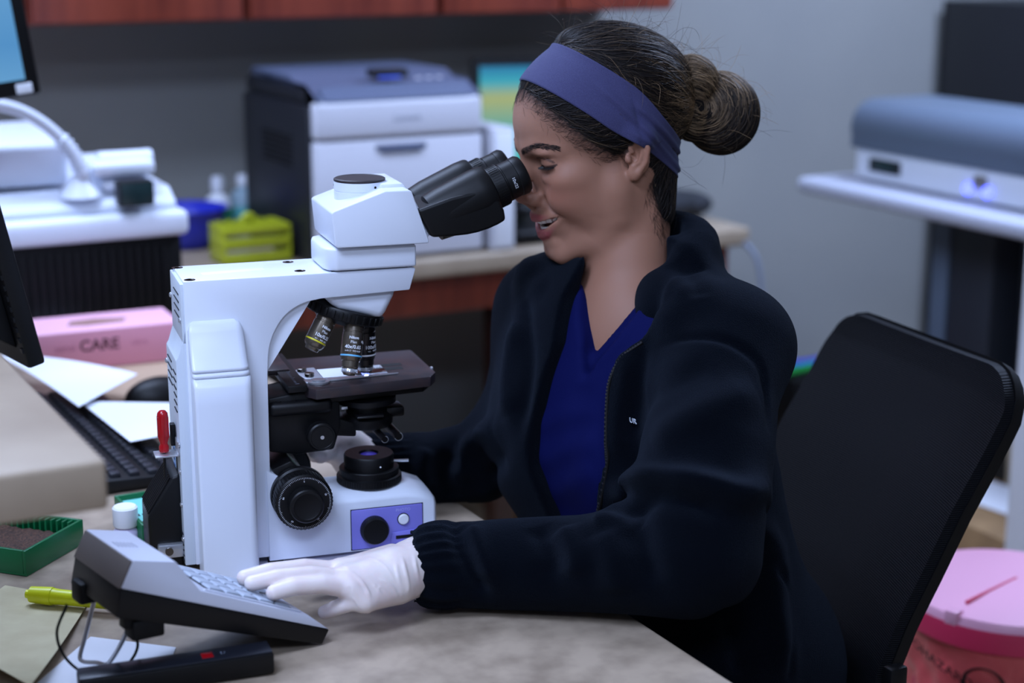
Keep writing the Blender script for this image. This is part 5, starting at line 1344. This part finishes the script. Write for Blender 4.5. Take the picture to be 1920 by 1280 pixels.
# ------------------------------------------------------------------ clothes
c0 = chest.copy()
def tw(f, l, z): return c0 + TF * f + TL * l + np.array([0, 0, z])
TR = Matrix(np.stack([TF, TL, [0, 0, 1]], 1).tolist())              # torso axes
def tpix(px, py, f):
    r = ray(px, py); o = np.array([0, 0, CZ]); k = ((c0 + TF * f - o) @ TF) / (r @ TF); q = o + r * k - c0
    return float(q @ TL), float(q[2])
HIP = np.array([.225, 1.925, .60])
nk = np.array(NECK)
def torso(S, e, k=.05):
    """the trunk, grown by e metres"""
    S.add(chain([tw(-.01, -.125, -.012), tw(.0, 0, .018), tw(-.01, .125, -.012)], [.062 + e, .066 + e, .066 + e]), k)
    S.add(ell(tw(.012, 0, -.115), (.108 + e, .165 + e, .165 + e), TR), k)
    S.add(ell(tw(.050, -.06, -.150), (.072 + e, .072 + e, .078 + e), TR), k * .7)
    S.add(ell(tw(.050, .06, -.150), (.072 + e, .072 + e, .078 + e), TR), k * .7)
    S.add(ell(HIP * .4 + tw(0.02, 0, -.2) * .6 + [0, 0, -.03], (.110 + e, .150 + e, .19), TR), k)
    S.add(ell(HIP + [0, 0, .0], (.135 + e, .18 + e, .15), TR), k)
    S.add(chain([tw(-.02, .0, .045), tw(-.012, .10, .005)], [.052 + e, .050 + e]), k * .7)
    S.add(chain([tw(-.02, .0, .045), tw(-.012, -.10, .005)], [.052 + e, .050 + e]), k * .7)
LO, HI = np.array([-.22, 1.55, .44]), np.array([.44, 2.40, 1.20])
def hit(S, px, py, t0=1.5, t1=2.4):
    r = ray(px, py); o = np.array([0, 0, CZ])
    for t in np.arange(t0, t1, .002):
        i = np.round((o + r * t - S.lo) / S.h).astype(int)
        if (i >= 0).all() and (i < S.n).all() and S.d[tuple(i)] < 0: return o + r * t
    return None
def vneck(pts, f, S):
    q = []
    for px, py in pts:
        p = hit(S, px, py)
        q.append(tpix(px, py, f) if p is None else (float((p - c0) @ TL), float(p[2] - c0[2])))
    return np.array(q)
def wedge(S, far, near, fmin, soft=.0):
    """cut the part of S lying in front of fmin between two lines given as (l, z) rows"""
    X, Y, Z = S.ax[0][:, None, None], S.ax[1][None, :, None], S.ax[2][None, None, :]
    f = (X - c0[0]) * TF[0] + (Y - c0[1]) * TF[1]; l = (X - c0[0]) * TL[0] + (Y - c0[1]) * TL[1]; z = Z - c0[2]
    fo, no = far[np.argsort(far[:, 1])], near[np.argsort(near[:, 1])]
    lf = np.interp(z, fo[:, 1], fo[:, 0]).astype(np.float32); ln = np.interp(z, no[:, 1], no[:, 0]).astype(np.float32)
    cut = np.maximum(np.maximum(lf - l, l - ln), fmin - f)
    zlo = max(fo[0, 1], no[0, 1]); cut = np.maximum(cut, zlo - z)
    S.d = -smin_(-S.d, cut.astype(np.float32), .006)
def fronthit(S, l, z):
    for f in np.arange(.30, -.1, -.001):
        i = np.round((tw(f, l, z) - S.lo) / S.h).astype(int)
        if (i >= 0).all() and (i < S.n).all() and S.d[tuple(i)] < 0: return tw(f, l, z)
    return tw(.1, l, z)
def folds(S, P, F, lines, FS=1.0):
    N = vnormals(P, F); D = np.zeros(len(P))
    for pts, amp, wd in lines:
        q = [hit(S, *p) for p in pts]; q = [v for v in q if v is not None]
        for _ in range(1):
            if len(q) < 2: continue
            pp = [np.array(v) for v in interp_path(q, 5)]; best = np.full(len(P), 9.); tt = np.zeros(len(P))
            for i, (a, b) in enumerate(zip(pp[:-1], pp[1:])):
                ab = b - a; t = np.clip(((P - a) @ ab) / max(ab @ ab, 1e-9), 0, 1); dd_ = np.linalg.norm(P - a - t[:, None] * ab, axis=1)
                m = dd_ < best; best[m] = dd_[m]; tt[m] = (i + t[m]) / (len(pp) - 1)
            D += amp * FS * np.exp(-(best / wd) ** 2) * np.sqrt(np.clip(np.minimum(tt, 1 - tt) * 6, 0.08, 1))
    return P + N * D[:, None]
def lumps(P, sc, amp, seed):
    r = np.random.default_rng(seed); d = np.zeros(len(P))
    for k in range(10):
        v = r.normal(0, 1, 3); v /= np.linalg.norm(v); d += np.sin(P @ v * sc * r.uniform(.6, 1.8) + r.uniform(0, 6))
    return amp * d / 5

# scrub top
M_SCRUB = mat('royal_blue_scrub', srgb(5, 11, 66), .85, spec=.12, bump=(500, .25, .0008))
S = SDF(LO, HI, .0045); torso(S, -.004)
vf = vneck([(1106, 470), (1101, 500), (1085, 640), (1091, 708)], .085, S); vn = vneck([(1262, 500), (1232, 545), (1150, 640), (1093, 708)], .085, S)
wedge(S, vf, vn, -.02)
S.sub(chain([h2w(nt), nk + np.array([.0, .0, .03]), nk - [0, 0, .06]], [.052, .058, .052]), .01)
def hit_body(px, py):
    r = ray(px, py); o = np.array([0, 0, CZ])
    for t in np.arange(1.6, 2.3, .0015):
        q = np.array(w2h(o + r * t)); i = np.round((q - hd_.lo) / hd_.h).astype(int)
        if (i >= 0).all() and (i < hd_.n).all() and hd_.d[tuple(i)] < 0: return o + r * (t - .002)
    return None
nbp = [hit_body(*p) for p in ((1272, 438), (1276, 470), (1258, 512), (1228, 552), (1190, 598), (1150, 645), (1112, 688))]
nbp = [p for p in nbp if p is not None]
S.add(chain(nbp, [.0085] * len(nbp)), .006)
P, F = S.mesh()
P = folds(S, P, F, [([(1005, 800), (1060, 780), (1120, 770)], .004, .014), ([(1010, 870), (1070, 840), (1125, 830)], .005, .016), ([(1095, 715), (1090, 800), (1060, 900)], -.003, .014), ([(1030, 930), (1080, 900), (1120, 880)], .004, .016),
                    ([(1104, 500), (1090, 640), (1096, 700)], .0016, .005), ([(1100, 700), (1155, 650), (1236, 548)], .0016, .005)])
wpart(P, F, 'scrub_top', M_SCRUB); SCR = S

# fleece jacket
M_FLEECE = mat('navy_fleece', srgb(4, 7, 14), .92, spec=.04, bump=(1000, .9, .0018), sheen=.05)
S = SDF(LO - [.16, .06, 0], HI + [.02, .02, 0], .0042); torso(S, .014)
S.add(chain([at(1300, 770, 1.985), at(1325, 900, 1.985), at(1336, 1080, 1.975), at(1338, 1270, 1.955)], [.080, .084, .092, .098]), .05)
jf = vneck([(1085, 500), (1055, 560), (1037, 647), (1014, 728), (992, 828), (994, 873), (1010, 919), (1030, 975), (1045, 1050), (1050, 1250)], .13, S)
jn = vneck([(1262, 560), (1232, 600), (1194, 640), (1155, 668), (1138, 710), (1130, 764), (1129, 828), (1126, 873), (1112, 964), (1090, 1050), (1060, 1250)], .12, S)
wedge(S, jf, jn, -.015)
JT = SDF.__new__(SDF); JT.__dict__ = dict(S.__dict__); JT.d = S.d.copy()
aj = [SH1, at(1342, 745, 1.835), at(1326, 850, 1.80), at(1308, 960, 1.772), at(1302, 1030, 1.765)]
S.add(chain(aj, [.066, .068, .071, .070, .063]), .03)
S.add(chain([at(1318, 1045, 1.76), at(1220, 1048, 1.765), at(1090, 1056, 1.78), at(930, 1056, 1.793), at(842, 1057, 1.793)], [.056, .056, .050, .047, .044]), .025)
S.add(chain([at(850, 1057, 1.793), at(822, 1058, 1.792), at(802, 1059, 1.792)], [.045, .046, .041]), .006)
S.sub(chain([at(800, 1060, 1.792), at(740, 1062, 1.792)], [.032, .040]), .003)
af = [np.array(SH2) + TL * .012, at(1000, 690, 2.13), at(980, 800, 2.13)]
S.add(chain(af, [.054, .052, .056]), .03)
S.add(chain([at(965, 815, 2.12), at(900, 865, 2.14), at(820, 878, 2.14), at(745, 872, 2.125), at(690, 868, 2.11)], [.056, .052, .046, .040, .036]), .02)
S.sub(chain([at(692, 869, 2.11), at(655, 868, 2.10)], [.026, .036]), .004)
# stand collar round the neck
nc = nk + np.array([.004, .0, .006])
ring = []
for k in range(13):
    a = rad(-8 + 216 * k / 12); ring.append(nc + TL * math.cos(a) * .083 - TF * math.sin(a) * .076 + np.array([0, 0, .012 + .026 * max(0, math.sin(a)) ** .8]) + TF * (.03 if k in (0, 12) else 0) - np.array([0, 0, .018 if k in (0, 12) else 0]))
S.add(chain(ring, [.021] + [.026] * 11 + [.021]), .012)
S.add(chain([r_ + np.array([0, 0, .030]) for r_ in ring[1:-1]], [.018] * 11), .018)
S.sub(chain([h2w(nt * .9), h2w(nt * .5 + nb * .5), nk + np.array([-.004, 0, -.02])], [.056, .0585, .064]), .01)
# near lapel turned out
S.add(chain([nc + TL * .086 + [0, 0, .014], nc * .5 + np.array(at(1300, 565, 1.86)) * .5, at(1300, 565, 1.86), at(1262, 600, 1.85)], [.026, .026, .022, .010]), .03)
S.add(chain([nc - TL * .088 + TF * .03 + [0, 0, .006], at(1005, 520, 2.03), at(1020, 600, 2.02)], [.024, .026, .020]), .016)
JS = S
P, F = S.mesh()
L_ = [([(1152, 950), (1175, 918), (1226, 897), (1300, 906), (1380, 926), (1430, 915)], .010, .014), ([(1165, 968), (1200, 945), (1240, 928), (1300, 942), (1360, 962)], -.007, .013), ([(1110, 985), (1150, 975), (1190, 985)], .005, .012),
      ([(1225, 840), (1280, 795), (1350, 755), (1420, 735)], .0045, .020), ([(1215, 760), (1270, 715), (1340, 680)], -.003, .018), ([(1008, 982), (1020, 1010), (1036, 1045), (1040, 1090)], -.005, .014), ([(1052, 990), (1070, 1030), (1080, 1080)], .005, .016),
      ([(1184, 962), (1196, 1000), (1208, 1045), (1230, 1100)], -.006, .016), ([(1130, 1000), (1150, 1050), (1160, 1110)], .004, .018), ([(853, 980), (868, 1030), (890, 1085), (906, 1122)], -.006, .009), ([(880, 985), (898, 1030), (925, 1090)], .004, .011), ([(1245, 650), (1310, 632), (1385, 648), (1430, 700), (1446, 800)], -.003, .005),
      ([(1400, 900), (1440, 1010), (1455, 1150), (1470, 1270)], .006, .018), ([(1340, 1110), (1370, 1180), (1390, 1270)], -.006, .015), ([(1435, 940), (1462, 1080), (1480, 1270)], -.004, .006),
      ([(1185, 660), (1165, 760), (1160, 860)], .004, .016), ([(1210, 650), (1195, 740), (1180, 830)], -.003, .010), ([(1270, 480), (1300, 520), (1310, 560)], -.003, .012), ([(975, 600), (960, 700), (955, 780)], .005, .016), ([(985, 560), (990, 680), (975, 800)], -.004, .012),
      ([(930, 800), (890, 830), (860, 900)], .008, .014), ([(850, 845), (830, 890), (845, 940)], -.006, .012), ([(800, 840), (790, 880), (805, 920)], .005, .012), ([(945, 850), (920, 900), (925, 950)], -.006, .014)]
P = folds(S, P, F, L_, 2.0)
# elastic gathers at both cuffs
for a, b, r in ((at(868, 1056, 1.793), at(802, 1059, 1.792), .06), (at(760, 873, 2.127), at(692, 869, 2.11), .055)):
    a, b = np.array(a), np.array(b); d = (b - a); Lc = np.linalg.norm(d); d /= Lc; e1 = np.cross(d, [0, 0, 1.]); e1 /= np.linalg.norm(e1); e2 = np.cross(d, e1)
    q = P - a; t = q @ d; rr2 = q - t[:, None] * d; rad_ = np.linalg.norm(rr2, axis=1); an_ = np.arctan2(rr2 @ e2, rr2 @ e1)
    w = sstep(t, -.004, Lc * .45) * (t < Lc * 1.3) * (rad_ < r) * (rad_ > .026)
    g_ = (np.sin(an_ * 19 + 2 * np.sin(an_ * 3 + 30 * t)) * .0017 - .0032 * np.exp(-((t - .004) / .006) ** 2)) * w
    P = P + rr2 / np.maximum(rad_, 1e-6)[:, None] * g_[:, None]
N = vnormals(P, F); P = P + N * lumps(P, 28, .0022, 5)[:, None]
ps = (P - R0) @ A_; m_ = (ps < -.622) & (P[:, 2] < .7525) & (P[:, 2] > .69); P[m_, 2] = .7525
wpart(P, F, 'fleece_jacket', M_FLEECE)
# zip down the near edge, stitched mark
zp = []
for lz in jn[np.argsort(-jn[:, 1])]:
    if lz[1] < .02 and lz[1] > -.30: zp.append(fronthit(JT, lz[0] + .007, lz[1]) + TF * .0015)
zp = [np.array(v) for v in interp_path(zp, 8)]
MB().tube([tuple(v - WO) for v in zp], .0022, 6).build('zip_tape', M_BLACKM, who)
m = MB(); acc = 0
for a, b in zip(zp[:-1], zp[1:]):
    n_ = max(1, int(np.linalg.norm(b - a) / .0042))
    for k in range(n_):
        p = a + (b - a) * k / n_ - WO + TF * .0016 - TL * .001; m.box(-.0011, .0011, -.0012, .0012, -.0009, .0009, 0, M=Matrix.Translation(tuple(p)))
m.build('zip_teeth', mat('dull_zip_metal', srgb(84, 84, 90), .35, metal=.8), who, kind='stuff')
pm = hit(S, 1187, 789)
if pm is not None:
    MM = Matrix.Translation(tuple(np.array(pm) - WO - np.array(ray(1187, 789)) * .004)) @ Matrix.Rotation(math.atan2(TL[1], TL[0]), 4, 'Z') @ RX(8)
    MB().text('UR', .008, MM, .001).build('stitched_lettering', mat('white_thread', srgb(190, 196, 206), .8), who)

# trousers and shoes
M_TRO = mat('navy_trousers', srgb(18, 26, 60), .85, bump=(300, .3))
S = SDF((-.75, 1.15, .02), (.50, 2.25, .74), .010)
def rr_(s, t, z): v = R(s, t, z); return np.array(v)
S.add(ell(HIP + [0, 0, -.03], (.13, .175, .105), TR), .03)
for t in (-1.88, -1.66):
    kn = rr_(-.93, t, .535); S.add(chain([HIP + (TL if t < -1.8 else -TL) * .07 + [0, 0, -.045], rr_(-.62, t, .540), kn], [.088, .078, .066]), .03); S.add(chain([kn, rr_(-.95, t, .30), rr_(-.93, t, .10)], [.062, .062, .056]), .03)
P, F = S.mesh(); wpart(P, F, 'trousers', M_TRO)
for t in (-1.88, -1.66):
    S2_ = SDF(np.array(rr_(-1.0, t, 0)) - [.22, .22, .0], np.array(rr_(-1.0, t, 0)) + [.22, .22, .15], .006)
    S2_.add(chain([rr_(-.91, t, .075), rr_(-.91, t, .045)], [.045, .042])); S2_.add(chain([rr_(-.90, t, .040), rr_(-1.02, t, .036), rr_(-1.10, t, .032)], [.038, .036, .030]), .03)
    P, F = S2_.mesh(); P[:, 2] = np.maximum(P[:, 2], .004); wpart(P, F, 'shoe', mat('white_shoe', srgb(190, 192, 198), .5))

# ------------------------------------------------------------------ gloved hands
M_GLOVE = mat('latex_glove', srgb(216, 199, 195), .40, spec=.45, var=(40, srgb(222, 210, 205), 3), bump=(90, .10, .002), sss=.12)
def az(px, py, z): return np.array(atz(px, py, z))
def glove(name, lo, hi, fingers, palm, cuff, wr, h=.0013):
    S = SDF(lo, hi, h)
    for pts, rs, k in palm: S.add(chain(pts, rs), k)
    for pts, rs in fingers:
        T = SDF.__new__(SDF); S.add(chain(pts, rs), .0045)
    for pts, rs in cuff: S.add(chain(pts, rs), .004)
    P, F = S.mesh()
    if wr: P = folds(S, P, F, wr)
    N = vnormals(P, F); P = P + N * lumps(P, 160, .00035, 3)[:, None]
    return S, P, F
W0 = az(790, 1060, .800)
K = dict(i=az(640, 1070, .806), m=az(648, 1086, .808), r=az(660, 1104, .801), p=az(684, 1126, .789))
bpy.context.view_layer.update()
CM = COUNTER.matrix_world.copy()
def on_keys(x, y, lift): return np.array(CM @ (kM(0) @ Vector(((x + .018) / math.cos(rad(24.4)), y, .0030 + lift))))
ti, tm, tr_ = on_keys(-.058, .062, .0078), on_keys(-.061, .040, .0080), on_keys(-.050, .018, .0080)
UP = np.array([0, 0, 1.])
def fchain(k, t, b1, b2): return [k, k * .62 + t * .38 + UP * b1, k * .26 + t * .74 + UP * b2, t]
fing = [(fchain(K['i'], ti, .006, .005), [.0100, .0094, .0087, .0079]), (fchain(K['m'], tm, .006, .005), [.0102, .0096, .0089, .0080]), (fchain(K['r'], tr_, .006, .005), [.0098, .0093, .0086, .0079]),
        ([K['p'], az(655, 1131, .787), az(630, 1139, .780), az(609, 1147, .7725)], [.0090, .0084, .0078, .0071]),
        ([az(735, 1045, .797), az(672, 1058, .792), az(610, 1070, .788), az(572, 1077, .786)], [.0150, .0120, .0098, .0082])]
palm = [([W0, az(735, 1066, .804), K['i']], [.0235, .0210, .0125], .004), ([W0, az(735, 1072, .804), K['m']], [.0240, .0215, .0130], .012), ([W0, az(735, 1084, .800), K['r']], [.0240, .0215, .0125], .012),
        ([W0, az(745, 1096, .793), K['p']], [.0240, .0200, .0115], .012), ([W0, az(735, 1058, .797), az(700, 1060, .793)], [.0220, .0190, .0140], .012), ([K['i'], K['m'], K['r'], K['p']], [.011, .0115, .011, .0095], .008)]
cuff = [([az(772, 1064, .800), az(790, 1060, .800), az(830, 1058, .799)], [.0285, .0310, .0300]), ]
wr = [([(738, 1022), (757, 1060), (766, 1110)], .0016, .0022), ([(722, 1024), (742, 1060), (752, 1115)], .0010, .0020), ([(765, 1010), (778, 1060), (784, 1115)], .0018, .0022), ([(652, 1068), (676, 1090), (690, 1110), (692, 1148)], .0016, .0020), ([(640, 1064), (664, 1080), (684, 1108)], -.0012, .0018),
      ([(700, 1095), (715, 1115), (722, 1140)], .0009, .0016), ([(712, 1085), (735, 1100), (745, 1120)], .0009, .0016), ([(730, 1120), (712, 1100), (705, 1130)], .0008, .0015), ([(690, 1045), (720, 1060), (740, 1090)], .0006, .0015), ([(663, 1120), (676, 1140), (690, 1150)], .0009, .0014), ([(655, 1098), (658, 1108), (650, 1118)], -.0008, .0014)]
S, P, F = glove('glove', W0 - [.26, .18, .06], W0 + [.06, .10, .07], fing, palm, cuff, wr)
gl = wpart(P, F, 'hand', M_GLOVE); gl['label'] = 'left hand in a white latex glove'
# far hand on the focus knob behind the column
def mw(x, y, z): return np.array(Matrix.Translation(SO) @ RZm(18) @ Vector((x, y, z)))
fw = np.array(at(690, 869, 2.105)); pa = mw(.105, .118, .085)
fing = [([mw(.098, .112, .112), mw(.075, .112, .128), mw(.052, .104, .127), mw(.036, .094, .120)], [.0100, .0094, .0086, .0078]),
        ([mw(.100, .122, .100), mw(.072, .124, .122), mw(.046, .118, .122), mw(.028, .106, .112)], [.0100, .0094, .0086, .0078]),
        ([mw(.100, .128, .084), mw(.074, .134, .104), mw(.046, .130, .104), mw(.026, .118, .095)], [.0098, .0092, .0085, .0076]),
        ([mw(.102, .130, .070), mw(.082, .138, .080), mw(.060, .138, .080), mw(.042, .130, .072)], [.0090, .0084, .0078, .0070]),
        ([mw(.112, .098, .085), mw(.098, .082, .085), mw(.092, .078, .090), mw(.089, .076, .097)], [.0140, .0115, .0100, .0084])]
palm = [([fw, mw(.135, .112, .088), mw(.098, .112, .108)], [.023, .022, .014], .004), ([fw, mw(.132, .118, .085), mw(.100, .124, .092)], [.023, .022, .014], .01), ([fw, mw(.130, .120, .08), mw(.102, .130, .074)], [.023, .021, .013], .01), ([fw, mw(.130, .105, .084), mw(.112, .098, .086)], [.023, .020, .014], .01)]
cuff = [([fw + (pa - fw) * .3, fw, fw + (fw - pa) * .5], [.027, .029, .028])]
wr = [([(628, 842), (622, 870), (628, 905)], .0012, .002), ([(612, 850), (608, 870), (612, 900)], -.001, .002)]
S, P, F = glove('glove', np.minimum(fw, mw(.02, .06, .06)) - .05, np.maximum(fw, mw(.15, .14, .13)) + .06, fing, palm, cuff, wr, .0016)
gl = wpart(P, F, 'hand', M_GLOVE); gl['label'] = 'right hand in a white latex glove behind the microscope'
